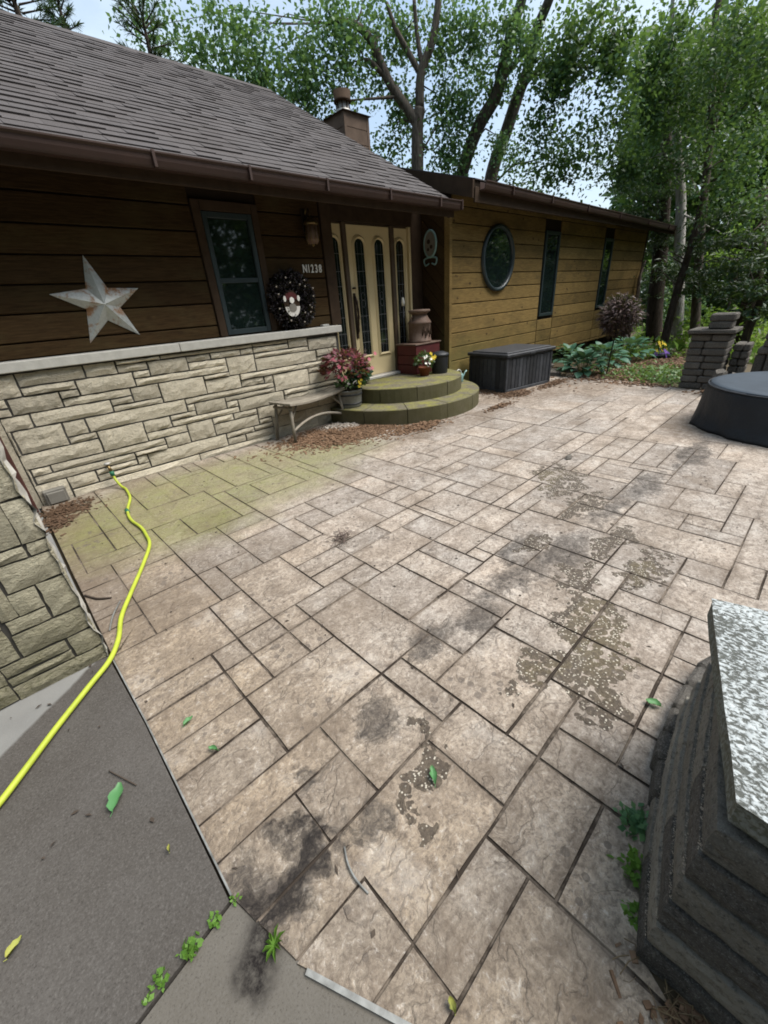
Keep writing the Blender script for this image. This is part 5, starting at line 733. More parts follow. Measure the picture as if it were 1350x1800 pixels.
# ------------------------------------------------------------------ things on and around the steps
def ring_leaves(name, c, n, rx, rz, size, mat, parent, zmin=-.1, seed=0, droop=.1, up=.5, aspect=.5, dirs_out=True):
    g = np.random.default_rng(seed); d = g.normal(size=(n, 3)); d /= np.linalg.norm(d, axis=1)[:, None]; d = d[d[:, 2] > zmin]; u = g.uniform(.45, 1, len(d)) ** .5
    P = np.array(c) + d * u[:, None] * np.array([rx, rx, rz]); return leaves(name, P, size * g.uniform(.6, 1.3, len(d)), mat, parent, droop, aspect=aspect, up=up, dirs=d * 1.2 if dirs_out else None)
def pot_thing(name, label, cat, loc, prof, mat, potname='pot'):
    t = empty(name, label, cat, loc=loc); mb = MB(); lathe(mb, prof, 24); o = obj(potname, mb, mat, t); return t
pl = pot_thing('planter', 'round grey wooden tub of burgundy leaves and green plants beside the steps', 'planter', (3.47, 4.36, .2), [(.15, 0), (.155, .02), (.175, .2), (.185, .21), (.185, .225), (.16, .225), (.155, .19)], MT['greywood'], 'tub')
for z in (.05, .165):
    mb = MB(); lathe(mb, [(.158 + z * .12, -.008), (.162 + z * .12, 0), (.158 + z * .12, .008)], 24, (0, 0, z)); obj('band', mb, MT['black'], pl)
mb = MB(); lathe(mb, [(.0, 0), (.155, 0.001)], 20, (0, 0, .2)); obj('soil', mb, MT['soil'], pl)
ring_leaves('burgundy_plant', (-.03, 0, .47), 900, .32, .25, .075, MT['burgundy'], pl, -.25, 3, .15)
ring_leaves('green_plant', (.02, -.04, .31), 300, .19, .11, .065, MT['potleaf'], pl, -.3, 4, .15, aspect=.7)
ring_leaves('dark_green_plant', (.14, -.08, .40), 200, .13, .12, .085, MT['lf_dark'], pl, -.6, 6, .1, aspect=.8)
mb = MB(); g = random.Random(2)
for i in range(34):
    a = g.uniform(0, 2 * PI); q = g.uniform(.08, .3); p0 = Vector((q * math.cos(a) * .3, q * math.sin(a) * .3, .25)); p1 = Vector((q * math.cos(a) * 1.1, q * math.sin(a) * 1.1, g.uniform(.45, .78))); tube(mb, [p0, p0.lerp(p1, .5) + Vector((0, 0, .05)), p1], .003, 4)
tag(obj('stems', mb, MT['bronze'], pl), kind='stuff')
def petals(parent, name, pts, size, mat, n=5):
    mb = MB()
    for p in pts:
        nn = Vector((g.uniform(-.4, .2), g.uniform(-1, -.5), g.uniform(.2, .8))).normalized(); a0 = nn.orthogonal().normalized(); b0 = nn.cross(a0)
        for k_ in range(n):
            a = 2 * PI * k_ / n; d0 = a0 * math.cos(a) + b0 * math.sin(a); e = a0 * math.cos(a + PI / 2) + b0 * math.sin(a + PI / 2)
            p = Vector(p); mb.add([p, p + d0 * size * .6 + e * size * .35 + nn * size * .1, p + d0 * size + nn * size * .05, p + d0 * size * .6 - e * size * .35 + nn * size * .1], [(0, 3, 2, 1)])
    return tag(obj(name, mb, mat, parent), kind='stuff')
petals(pl, 'pink_flowers', [(.34 * math.cos(a) * g.uniform(.5, 1), -.2 * g.uniform(.2, 1.2), .42 + g.uniform(-.12, .22)) for a in [g.uniform(-.5, 3.6) for _ in range(16)]], .03, MT['pink'])
petals(pl, 'yellow_flowers', [(g.uniform(-.02, .12), -.24, g.uniform(.25, .36)) for _ in range(5)], .024, MT['yellow'])

crate = empty('crate', 'faded red wooden crate beside the door under a rusted milk can', 'crate', loc=(5.13, 4.57, .39))
for i, (z0, z1) in enumerate(((.0, .135), (.142, .275), (.282, .42))):
    for ys in (-.2, .182): mb = MB(); cbox(mb, -.28, .28, ys, ys + .018, z0, z1, .003); obj('board', mb, MT['red'], crate)
    for xs in (-.28, .262): mb = MB(); cbox(mb, xs, xs + .018, -.181, .181, z0, z1, .003); obj('board', mb, MT['red'], crate)
mb = MB(); cbox(mb, -.30, .30, -.215, .215, .421, .44, .004); obj('lid', mb, MT['can'], crate)
can = empty('milk_can', 'rusted antique milk can standing on the red crate', 'milk can', loc=(5.17, 4.57, .83))
mb = MB(); lathe(mb, [(.175, 0), (.18, .01), (.18, .03), (.172, .035), (.172, .26), (.18, .265), (.18, .285), (.165, .30), (.115, .375), (.11, .40)], 28); obj('body', mb, MT['can'], can)
mb = MB(); lathe(mb, [(.112, .39), (.14, .41), (.165, .425), (.17, .445), (.155, .455), (.06, .462)], 28); obj('lid', mb, MT['can'], can)
for s in (-1, 1):
    mb = MB(); tube(mb, [(s * .13, 0, .37), (s * .19, 0, .36), (s * .195, 0, .30), (s * .165, 0, .285)], .009, 6); obj('handle', mb, MT['can'], can)
mb = MB()
for i in range(9):
    a = -PI / 2 - .6 + .15 * i; mb2 = (.174 * math.cos(a), .174 * math.sin(a)); z = .15 + .035 * math.sin(i * 2.1)
    tube(mb, [(mb2[0], mb2[1], z - .05), (mb2[0] * 1.005, mb2[1] * 1.005, z), (mb2[0], mb2[1], z + .045)], .008, 5)
tag(obj('raised_pattern', mb, MT['trim'], can), kind='stuff')
mb = MB(); lathe(mb, [(.018, 0), (.018, .2), (.014, .22), (.006, .23), (.006, .34)], 10); lm = empty('torch', 'slim dark garden torch with a pale tip behind the milk can', 'torch', loc=(5.02, 4.76, .39)); mb = MB(); tube(mb, [(0, 0, 0), (0, 0, .97)], .013, 8); obj('pole', mb, MT['black'], lm); mb = MB(); lathe(mb, [(.02, 0), (.026, .05), (.02, .1), (.01, .12)], 10, (0, 0, .96)); obj('tip', mb, MT['white'], lm)
pp = pot_thing('flower_pot', 'small terracotta pot of yellow and white pansies on the top step', 'flower pot', (4.86, 4.22, .39), [(.065, 0), (.085, .1), (.095, .1), (.095, .125), (.08, .125), (.075, .1)], MT['terracotta'])
ring_leaves('foliage', (0, 0, .2), 260, .15, .13, .055, MT['potleaf'], pp, -.4, 8, .05, aspect=.6)
petals(pp, 'yellow_flowers', [(g.uniform(-.03, .12), g.uniform(-.15, -.08), g.uniform(.2, .32)) for _ in range(7)], .032, MT['yellow']); petals(pp, 'white_flowers', [(g.uniform(-.14, .02), g.uniform(-.15, -.1), g.uniform(.1, .3)) for _ in range(7)], .026, MT['white'])
cn = empty('canister', 'black round lidded canister at the corner post on the top step', 'canister', loc=(5.16, 4.17, .39))
mb = MB(); lathe(mb, [(.115, 0), (.12, .01), (.13, .24), (.132, .25)], 28); obj('body', mb, MT['black'], cn); mb = MB(); lathe(mb, [(.14, .245), (.142, .27), (.13, .285), (.06, .31), (.02, .315)], 28); obj('lid', mb, MT['black'], cn)
wc = empty('watering_can', 'small teal watering can on the lower step', 'watering can', loc=(5.52, 4.06, .2))
mb = MB(); lathe(mb, [(.062, 0), (.065, .008), (.062, .11), (.055, .125), (.05, .12)], 20); obj('body', mb, MT['teal'], wc)
mb = MB(); tube(mb, [(.05, 0, .04), (.1, -.01, .08), (.13, -.015, .13), (.165, -.02, .15)], [.014, .011, .009, .013], 8); obj('spout', mb, MT['teal'], wc)
mb = MB(); tube(mb, catmull([(-.04, 0, .12), (-.07, 0, .165), (-.02, 0, .19), (.035, 0, .165), (.045, 0, .12)], 4), .006, 6); obj('handle', mb, MT['white'], wc)

# ------------------------------------------------------------------ deck box
dk = empty('deck_box', 'dark grey plastic deck storage box against the cedar wing wall', 'storage box', loc=(5.88, 3.43, 0)); dk.rotation_euler = (0, 0, math.radians(-9))
W_, D_, H_ = 1.15, .80, .53
mb = MB(); cbox(mb, .02, W_ - .02, .02, D_ - .02, .0, H_, .01); obj('body', mb, MT['deckbox'], dk)
for i in range(12):
    mb = MB(); x = .055 + i * (W_ - .11) / 12; cbox(mb, x + .004, x + (W_ - .11) / 12 - .004, .008, .024, .05, H_ - .03, .004); obj('panel_slat', mb, MT['deckbox'], dk)
for i in range(8):
    for xs in (.008, W_ - .024): mb = MB(); y = .055 + i * (D_ - .11) / 8; cbox(mb, xs, xs + .016, y + .004, y + (D_ - .11) / 8 - .004, .05, H_ - .03, .004); obj('panel_slat', mb, MT['deckbox'], dk)
for x in (0, W_ - .05):
    for y in (0, D_ - .05): mb = MB(); cbox(mb, x, x + .05, y, y + .05, 0, H_ - .004, .006); obj('corner_post', mb, MT['deckbox'], dk)
mb = MB(); cbox(mb, .05, W_ - .05, .002, .02, .0, .045, .004); obj('base_rail', mb, MT['deckbox'], dk); mb = MB(); cbox(mb, .002, .02, .05, D_ - .05, .0, .045, .004); obj('base_rail', mb, MT['deckbox'], dk)
mb = MB(); cbox(mb, -.03, W_ + .03, -.03, D_ + .02, H_ + .004, H_ + .055, .012); cbox(mb, .03, W_ - .03, .03, D_ - .04, H_ + .05, H_ + .075, .01); obj('lid', mb, MT['deckbox'], dk)
mb = MB(); cbox(mb, W_ / 2 - .06, W_ / 2 + .06, -.036, -.028, H_ + .0, H_ + .03, .003); obj('latch', mb, MT['black'], dk)

# ------------------------------------------------------------------ covered fire pit
fp = empty('covered_fire_pit', 'round fire pit under a black fitted vinyl cover on the patio', 'fire pit', loc=(5.71, .08, 0))
wob = lambda a, i: ((.016 * math.sin(a * 7 + i * .4) + .012 * math.sin(a * 17 + i * .7) + .01 * math.sin(a * 29 + 1)) * (1.0, 1.0, .9, .6, .35, .2)[i] if i < 6 else 0)
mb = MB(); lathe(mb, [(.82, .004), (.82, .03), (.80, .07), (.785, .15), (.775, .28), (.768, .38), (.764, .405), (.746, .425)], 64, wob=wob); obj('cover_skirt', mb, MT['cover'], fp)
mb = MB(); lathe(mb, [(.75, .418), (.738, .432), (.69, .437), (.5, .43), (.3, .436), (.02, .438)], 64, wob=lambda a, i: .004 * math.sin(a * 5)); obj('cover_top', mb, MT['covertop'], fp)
mb = MB(); tube(mb, [(.765 * math.cos(a), .765 * math.sin(a), .415) for a in [2 * PI * i / 48 for i in range(49)]], .007, 5, False); obj('seam', mb, MT['cover'], fp)

# ------------------------------------------------------------------ block pillar, low wall and bench wall beyond the fire pit
def blockstack(root, x0, y0, wx, wy, z0, rows, h, seed, mat, jit=.012, name='block', batter=0.0):
    g = random.Random(seed)
    for j in range(rows):
        z = z0 + j * h; b = batter * j; cut = wy * g.uniform(.38, .62)
        for (a, c) in ((0, cut), (cut, wy)):
            mb = MB(); e = g.uniform(-jit, jit); cbox(mb, x0 + b + e, x0 + wx - b + e, y0 + b + a + .004, y0 - b + c - .004, z + .003, z + h - .003, .014); child(root, name, mb, mat)
pil = empty('block_pillar', 'square stacked concrete block pillar with a flat cap and two loose blocks on top', 'pillar', loc=(7.5, 1.2, 0))
blockstack(pil, 7.31, .99, .42, .45, 0, 8, .091, 31, MT['block'])
mb = MB(); cbox(mb, 7.27, 7.77, .95, 1.48, .735, .785, .008); child(pil, 'cap', mb, MT['block'])
for z, a, b in ((.79, 1.02, 1.27), (.885, 1.0, 1.28)): mb = MB(); cbox(mb, 7.33, 7.6, a, b, z, z + .09, .016); child(pil, 'loose_block', mb, MT['block'])
sw = empty('stub_wall', 'short dark block column close beside the tall block pillar', 'wall', loc=(7.7, .88, 0))
blockstack(sw, 7.55, .78, .3, .19, 0, 6, .098, 32, MT['block'])
bw = empty('seat_wall', 'low block wall with upright blocks like a bench back behind the fire pit', 'wall', loc=(7.6, 0, 0))
for i in range(4): mb = MB(); cbox(mb, 7.42, 7.85, .74 - .46 * (i + 1) + .004, .74 - .46 * i - .004, .0, .17, .014); child(bw, 'base_block', mb, MT['block'])
for i, y in enumerate((.70, .585, .40, .22, .05, -.15)): mb = MB(); cbox(mb, 7.5, 7.78, y - .10, y, .175, .46, .014); child(bw, 'upright_block', mb, MT['block'])
for j, (z, y) in enumerate(((.465, .70), (.555, .66), (.645, .665))):
    for i in range(4): mb = MB(); cbox(mb, 7.48, 7.76, y - .36 * (i + 1) + .004, y - .36 * i - .004, z, z + .085, .016); child(bw, 'back_block', mb, MT['block'])
bl = empty('boulder', 'rough pale split stone lying against the foot of the block pillar', 'stone', loc=(7.05, .93, 0))
for (a, q, hh) in ((0, .12, .30), (.16, .10, .27)):
    mb = MB(); gg = random.Random(int(a * 100)); vs = []
    for z in (0, .12, hh):
        for i in range(7): an = 2 * PI * i / 7; rr_ = q * (1 if z < .2 else .72) * gg.uniform(.85, 1.15); vs.append((7.05 + rr_ * math.cos(an), .95 - a + rr_ * math.sin(an) * .8, z + gg.uniform(-.02, .02) * (z > 0)))
    mb.add(vs, [(j * 7 + i, j * 7 + (i + 1) % 7, (j + 1) * 7 + (i + 1) % 7, (j + 1) * 7 + i) for j in range(2) for i in range(7)] + [tuple(14 + i for i in range(7))]); child(bl, 'stone_half', mb, MT['nearblock' if a else 'block'])

# ------------------------------------------------------------------ block post with capstone, lower right, and the curved wall foot
post = empty('block_post', 'dark split-face block end post with pale lichen capstone, lower right corner', 'wall post', loc=(.9, -.3, 0))
g = random.Random(77)
def fblock(x0, x1, y0, y1, z0, z1, seed, mat):
    """block with rough faces towards -x and +y"""
    r_ = random.Random(seed); mb = MB(); nx, ny, nz = 14, 8, 4; V = {}; vs = []
    def vid(i, j, k_):
        if (i, j, k_) not in V:
            x = x0 + (x1 - x0) * i / nx; y = y0 + (y1 - y0) * j / ny; z = z0 + (z1 - z0) * k_ / nz
            e = .0035 if k_ in (0, nz) else 0
            if i == 0: x += -r_.uniform(0, .006) + e
            if j == ny: y += r_.uniform(0, .004) - e
            V[i, j, k_] = len(vs); vs.append((x, y, z))
        return V[i, j, k_]
    fs = []
    for i in range(nx):
        for k_ in range(nz): fs += [(vid(i, ny, k_), vid(i, ny, k_ + 1), vid(i + 1, ny, k_ + 1), vid(i + 1, ny, k_))]
    for j in range(ny):
        for k_ in range(nz): fs += [(vid(0, j, k_), vid(0, j, k_ + 1), vid(0, j + 1, k_ + 1), vid(0, j + 1, k_))]
    c8 = [vid(0, 0, 0), vid(nx, 0, 0), vid(nx, ny, 0), vid(0, ny, 0)]
    top = [vid(i, 0, nz) for i in range(nx)] + [vid(nx, j, nz) for j in range(ny)] + [vid(i, ny, nz) for i in range(nx, 0, -1)] + [vid(0, j, nz) for j in range(ny, 0, -1)]
    fs.append(tuple(top)); fs.append((vid(nx, 0, 0), vid(nx, 0, nz), vid(nx, ny, nz), vid(nx, ny, 0)) if False else (vid(0, 0, 0), vid(nx, 0, 0), vid(nx, 0, nz), vid(0, 0, nz)))
    fs.append((vid(nx, 0, 0), vid(nx, ny, 0), vid(nx, ny, nz), vid(nx, 0, nz)))
    mb.add(vs, fs); return mb
HC = .0935
def swing(x, j): t = x - .605; return (.27 * t - .17 * t * t) * (1 - .07 * j)
for j in range(6):
    z = j * HC; b = .0045 * j; xl = .605 + b; yt = -.085 + .0 - b * .6; XR = 1.30 - b
    odd = j % 2; x1_ = xl if odd else xl + .19; ym = yt - .20
    xm = [XR] if odd else [.96 + .03 * j, XR]
    if not odd: mb = fblock(xl, xl + .182, -.33, yt, z + .005, z + HC - .005, 60 + j, MT['nearblock']); mb.v = [(x, y + swing(x, j) * max(0, min(1, (y + .33) / .2)), zz) for x, y, zz in mb.v]; child(post, 'block', mb, MT['nearblock']); child(post, 'block', fblock(xl + .004, XR, -.68, -.336, z + .005, z + HC - .005, 70 + j, MT['nearblock']), MT['nearblock'])
    else: child(post, 'block', fblock(xl + g.uniform(-.004, .004), XR, -.68, ym - .006, z + .005, z + HC - .005, 90 + j, MT['nearblock']), MT['nearblock'])
    xs = x1_
    for i, xe in enumerate(xm):
        if j < 1 and xs > .9: continue
        mb = fblock(xs, min(xe, 1.0) - .009 if j < 1 else xe - .009, ym, yt, z + .005, z + HC - .005, j * 10 + i, MT['tan'])
        # the long face swings out with the curve of the wall
        mb.v = [(x, y + swing(x, j), zz) for x, y, zz in mb.v]; child(post, 'block', mb, MT['tan']); xs = xe
mb = MB(); cbox(mb, .68, 1.2, -.62, -.14, .0, .57, .002); child(post, 'core', mb, MT['mortar'])  # dark filler added behind the blocks to deepen the shade in their gaps
mb = MB(); g2 = random.Random(15)
for j in range(1, 6):
    for i in range(300):
        t = g2.random() ** 1.4; x = .612 + .0045 * j + t * .66; y = -.085 - .0027 * j + swing(x, j) + g2.uniform(-.004, .003); s_ = g2.uniform(.0005, .0017); z = j * HC + g2.uniform(-.005, .005)
        mb.add([(x - s_, y - s_, z - s_), (x + s_, y - s_, z - s_), (x, y + s_, z - s_), (x, y, z + s_)], [(0, 2, 1), (0, 1, 3), (1, 2, 3), (2, 0, 3)])
tag(child(post, 'grit', mb, MT['pebble']), kind='stuff')
CAPP = [(.637, -.106), (1.195, .033), (1.30, -.35), (1.31, -.70), (.60, -.70)]
def capmesh():
    P = []; rr_ = random.Random(6)
    for a, b in zip(CAPP, CAPP[1:] + CAPP[:1]):
        n = 6
        for i in range(n): t = i / n; P.append((a[0] + (b[0] - a[0]) * t + rr_.uniform(-.0018, .0018), a[1] + (b[1] - a[1]) * t + rr_.uniform(-.0018, .0018)))
    P = P[::-1]; n = len(P); mb = MB(); I1 = inset(P, -.003)
    mb.add([(x, y, .578) for x, y in P] + [(x + rr_.uniform(-.003, .003), y + rr_.uniform(-.003, .003), .60) for x, y in P] + [(x, y, .628) for x, y in P] + [(x, y, .633) for x, y in I1], [tuple(range(3 * n, 4 * n)), tuple(range(n - 1, -1, -1))] + [(q * n + i, q * n + (i + 1) % n, (q + 1) * n + (i + 1) % n, (q + 1) * n + i) for q in range(3) for i in range(n)])
    return mb
child(post, 'capstone', capmesh(), MT['cap'])
cw = empty('retaining_wall', 'curved row of dark blocks along the patio edge behind the end post', 'wall', loc=(1.7, -.2, 0))
CP = catmull([(.96, .01, 0), (1.06, .03, 0), (1.2, .045, 0), (1.41, .045, 0), (1.67, -.0, 0), (2.1, -.26, 0), (2.55, -.75, 0), (2.75, -1.5, 0)], 10); 
def along(P, step):
    out = [P[0]]; acc = 0
    for a, b in zip(P[:-1], P[1:]):
        acc += (b - a).length
        if acc >= step: out.append(b); acc = 0
    return out
for j in range(1):
    Q = along(CP, .115 if j == 0 else .13)
    for a, b in zip(Q[:-1], Q[1:]):
        t = (b - a).normalized(); nn = Vector((t.y, -t.x, 0)); L_ = (b - a).length; off = nn * (.012 + .014 * j)
        if j and a.x < 1.28: continue
        M = Matrix(((t.x, nn.x, 0, a.x + off.x), (t.y, nn.y, 0, a.y + off.y), (0, 0, 1, 0), (0, 0, 0, 1)))
        mb = MB(); cbox(mb, .003, L_ - .003, g.uniform(-.006, .006), .22, j * .095 + .002 - (.02 if j == 0 else 0), (j + 1) * .095 - .002, .012, M); mb.f = [f[::-1] for f in mb.f]; child(cw, 'block', mb, MT['nearblock'])

# ------------------------------------------------------------------ hose
HP = [(.566, 4.46, .15), (.57, 4.43, .085), (.585, 4.36, .03)] + [(x, y, .016) for x, y in ((.60, 4.29), (.585, 4.12), (.56, 3.98), (.475, 3.72), (.445, 3.5), (.46, 3.29), (.45, 3.12), (.42, 2.94), (.30, 2.68), (.175, 2.44), (.075, 2.24), (.018, 2.06), (-.05, 1.93), (-.15, 1.83), (-.29, 1.69), (-.41, 1.56), (-.50, 1.47), (-.75, 1.25), (-1.1, 1.0), (-1.6, .9))]
hose = empty('garden_hose', 'bright yellow green garden hose snaking from the spigot across the patio', 'hose', loc=(.3, 3, 0))
mb = MB(); tube(mb, catmull(HP, 8), .0115, 10); child(hose, 'hose_tube', mb, MT['hose'])
mb = MB(); tube(mb, [(.566, 4.46, .165), (.566, 4.455, .12)], .02, 10); child(hose, 'coupling', mb, MT['greenp'])
mb = MB(); tube(mb, [(.472, 3.74, .016), (.468, 3.68, .016)], .016, 10); child(hose, 'mender', mb, MT['greenp'])

# ------------------------------------------------------------------ on the walls
star = empty('barn_star', 'large five point rusty metal barn star on the brown siding', 'wall star', loc=(1.02, 4.672, 1.59))
mb = MB(); vs = [(0, -.085, -.02)]; off = math.radians(2)
pts_star = [(-.02, .36), None, (.335, .10), None, (.225, -.29), None, (-.20, -.32), None, (-.36, .075), None]
for i in range(10):
    a = PI / 2 - i * PI / 5
    vs.append((pts_star[i][0], 0, pts_star[i][1]) if pts_star[i] else (.142 * math.cos(a), 0, .142 * math.sin(a) - .005))
mb.add(vs, [(0, 1 + i, 1 + (i + 1) % 10)[::-1] for i in range(10)]); mb.add([(x, .004, z) for x, y, z in vs[1:]], [tuple(range(10))])
obj('star_body', mb, MT['star'], star)
wr = empty('wreath', 'dark berry wreath with a small red and white oval ornament on the coping', 'wreath', loc=(2.96, 4.62, 1.51))
gw = np.random.default_rng(12); N_ = 2600; th = gw.uniform(0, 2 * PI, N_); ph = gw.uniform(0, 2 * PI, N_); rt = .095 * np.sqrt(gw.uniform(.35, 1, N_)) * (1 + .25 * np.sin(th * 9) * .3)
Pw = np.stack([(.205 + rt * np.cos(ph)) * np.cos(th), -rt * .75 * np.sin(ph) - .02, (.205 + rt * np.cos(ph)) * np.sin(th)], 1); Pw[:, 1] = np.minimum(Pw[:, 1], .03)
dw = np.stack([np.cos(ph) * np.cos(th), -np.sin(ph), np.cos(ph) * np.sin(th)], 1)
leaves('twigs', Pw, .045 * gw.uniform(.6, 1.4, N_), MT['wreath'], wr, aspect=.5, dirs=dw)
mb = MB()
for i in range(150):
    a = random.uniform(0, 2 * PI); b = random.uniform(0, PI); q = .095; c_ = ((.205 + q * math.cos(b)) * math.cos(a), -q * .75 * math.sin(b) - .03, (.205 + q * math.cos(b)) * math.sin(a)); lathe(mb, [(.003, -.012), (.012, -.006), (.013, .002), (.007, .011)], 6, c_)
tag(obj('berries', mb, MT['wreath'], wr), kind='stuff')
mb = MB()
for i in range(16):
    a = random.uniform(0, 2 * PI); q = .3; c_ = (.22 * math.cos(a) + random.uniform(-.05, .05), -.115, .22 * math.sin(a) + random.uniform(-.05, .05)); lathe(mb, [(.003, -.01), (.011, -.004), (.010, .005), (.003, .01)], 6, c_)
tag(obj('pale_berries', mb, MT['pebble'], wr), kind='stuff')
def disc(cx, cz, rx, rz, y0, y1, a0=0, a1=2 * PI, n=24):
    mb = MB(); P = [(cx + rx * math.cos(a0 + (a1 - a0) * i / n), cz + rz * math.sin(a0 + (a1 - a0) * i / n)) for i in range(n + (a1 - a0 < 6.2))]; plate(mb, P[::1], y0, y1); return mb
obj('oval_plaque', disc(-.06, -.03, .105, .135, -.10, -.085), MT['trim'], wr)
obj('white_crescent', disc(-.06, -.055, .10, .115, -.108, -.101, PI * 1.02, PI * 1.98), MT['white'], wr); obj('red_band', disc(-.065, .02, .085, .065, -.110, -.1022, -.15, PI + .15), MT['red'], wr)
obj('white_dot', disc(-.065, .002, .03, .032, -.117, -.111), MT['white'], wr); obj('grey_centre', disc(-.06, -.075, .05, .045, -.113, -.1085), MT['meter'], wr)
for x in (-.155, .03): obj('white_tuft', disc(x, .02, .018, .03, -.114, -.1105), MT['white'], wr)
ln = empty('wall_lantern', 'dark brass wall lantern with a ribbed glass shade beside the front door', 'lantern', loc=(3.34, 4.675, 2.12))
mb = MB(); cbox(mb, -.045, .045, -.02, .0, .08, .30, .008); obj('back_plate', mb, MT['bronze'], ln)
mb = MB(); tube(mb, catmull([(0, -.02, .25), (0, -.06, .30), (0, -.105, .27), (0, -.11, .2)], 4), .009, 6); obj('arm', mb, MT['brass'], ln)
mb = MB(); lathe(mb, [(.03, .21), (.055, .19), (.085, .155), (.08, .14), (.07, .135)], 16, (0, -.11, 0)); obj('top', mb, MT['brass'], ln)
mb = MB(); lathe(mb, [(.064, .135), (.07, .0), (.06, -.035), (.02, -.045)], 16, (0, -.11, 0)); obj('glass_shade', mb, MT['can'], ln)
mb = MB()
for i in range(8): a = i * PI / 4; tube(mb, [(.066 * math.cos(a), -.11 + .066 * math.sin(a), .135), (.073 * math.cos(a), -.11 + .073 * math.sin(a), 0), (.05 * math.cos(a), -.11 + .05 * math.sin(a), -.045)], .005, 5)
tag(obj('ribs', mb, MT['brass'], ln), kind='stuff'); mb = MB(); lathe(mb, [(.004, -.07), (.018, -.055), (.02, -.045)], 10, (0, -.11, 0)); obj('finial', mb, MT['brass'], ln)
hn = empty('house_number', 'white raised house number N1238 on the siding above the wreath', 'house number', loc=(3.215, 4.672, 1.80))
for i, chx in enumerate('N1238'):
    cu = bpy.data.curves.new('numeral', 'FONT'); cu.body = chx; cu.size = .118; cu.extrude = .004; cu.offset = .0022; cu.resolution_u = 4; cu.align_x = 'CENTER'
    tmp = bpy.data.objects.new('tmp', cu); COL.objects.link(tmp); dg = bpy.context.evaluated_depsgraph_get(); me = bpy.data.meshes.new_from_object(tmp.evaluated_get(dg)); bpy.data.objects.remove(tmp)
    me.materials.clear(); me.materials.append(MT['white']); o = obj('numeral', me, None, hn, (.032 + (.062, .118, .17, .23, .288)[i] - .062, -.006, 0), (PI / 2, 0, 0)); o.scale = (.72, 1.0, 1)
wk = empty('wall_ornament', 'pale oval wall plaque in a blue grey scroll frame inside the alcove', 'wall plaque', loc=(5.578, 4.66, 2.15)); 
def yz(mb): mb.v = [(y, -x, z) for x, y, z in mb.v]; return mb
mbp = disc(0, 0, .10, .155, -.03, -.018); obj('oval_face', yz(mbp), MT['meter'], wk)
mb = MB(); tube(mb, [(-.02, .115 * math.cos(a), .17 * math.sin(a)) for a in [2 * PI * i / 24 for i in range(25)]], .016, 6, False); obj('frame', mb, MT['teal'], wk)
mb = MB()
for s in (-1, 1): tube(mb, catmull([(-.02, s * .02, -.17), (-.02, s * .12, -.19), (-.02, s * .10, -.27), (-.02, s * .03, -.25)], 4), .012, 6)
obj('scroll', mb, MT['teal'], wk)
mb = MB()
for (y, z, q) in ((.02, .03, .03), (-.03, -.04, .026), (.03, -.07, .022)): mb2 = disc(-y, z, q, q, -.036, -.031, n=10); yz(mb2); mb.add(mb2.v, mb2.f)
obj('painted_flowers', mb, MT['trim'], wk)
bb = bx('small_block', 3.36, 3.46, 4.60, 4.66, 1.1975, 1.222, MT['coping'], None, .004); tag(bb, 'small pale stone block lying on the end of the coping', 'block')

# ------------------------------------------------------------------ dried plant on a pole, loose pavers, pot of pansies by the trees
db = empty('dried_topiary', 'ball of dried purple brown twigs on a thin pole above the hostas', 'dried plant', loc=(7.98, 2.68, -.03))
mb = MB(); tube(mb, [(0, 0, 0), (.01, -.02, .55), (.02, -.04, .95)], .011, 6); obj('pole', mb, MT['black'], db)
gd = np.random.default_rng(5); dd = gd.normal(size=(1500, 3)); dd /= np.linalg.norm(dd, axis=1)[:, None]; cb = np.array([.02, -.05, .98])
leaves('dried_leaves', cb + dd * (gd.uniform(.3, 1, 1500) ** .5)[:, None] * np.array([.29, .29, .31]), .085 * gd.uniform(.6, 1.4, 1500), MT['deadleaf'], db, aspect=.35, dirs=dd, fold=.6)
mb = MB()
for i in range(150):
    d0 = Vector(dd[i]); tube(mb, [Vector(cb) + d0 * .05, Vector(cb) + d0 * .2 + Vector((0, 0, .02)), Vector(cb) + d0 * random.uniform(.3, .42)], [.006, .004, .002], 4)
tag(obj('twigs', mb, MT['dead'], db), kind='stuff')
vine = empty('vine', 'twisted bare grey vine stem climbing the far corner of the wing', 'vine', loc=(13.9, 4.25, -.2)); mb = MB()
tube(mb, catmull([(0, 0, .2), (-.08, -.02, .8), (.06, -.02, 1.3), (-.04, -.01, 1.7), (.05, -.02, 2.0), (.12, -.03, 2.15)], 6), [.06 - .0012 * i for i in range(31)], 7); obj('main_stem', mb, MT['dead'], vine)
mb = MB(); tube(mb, catmull([(.05, .0, .2), (.10, -.02, .9), (-.05, -.03, 1.4), (.08, -.02, 1.75)], 6), [.035 - .0012 * i for i in range(19)], 6); obj('side_stem', mb, MT['dead'], vine)
def paver(label, cx, cy, z, w_, d_, h, rot):
    mb = MB(); cbox(mb, -w_ / 2, w_ / 2, -d_ / 2, d_ / 2, -h / 2, h / 2, .012); o = obj('loose_block', mb, MT['block'], None, (cx, cy, z), rot); tag(o, label, 'block', 'loose blocks beside the deck box')
paver('flat grey block leaning against the wing beside the deck box', 7.95, 3.85, .14, .42, .3, .1, (.35, .1, .2)); paver('grey block lying flat under the leaning block', 7.75, 3.55, .03, .4, .25, .09, (0, 0, .5)); paver('small dark block half hidden near the hosta', 8.2, 3.45, .02, .3, .2, .09, (0, .1, -.3))
gp = pot_thing('pansy_pot', 'small dark pot of yellow and purple pansies by the tree trunks', 'flower pot', (10.3, 2.45, -.11), [(.13, 0), (.17, .16), (.18, .17), (.16, .17)], MT['black'])
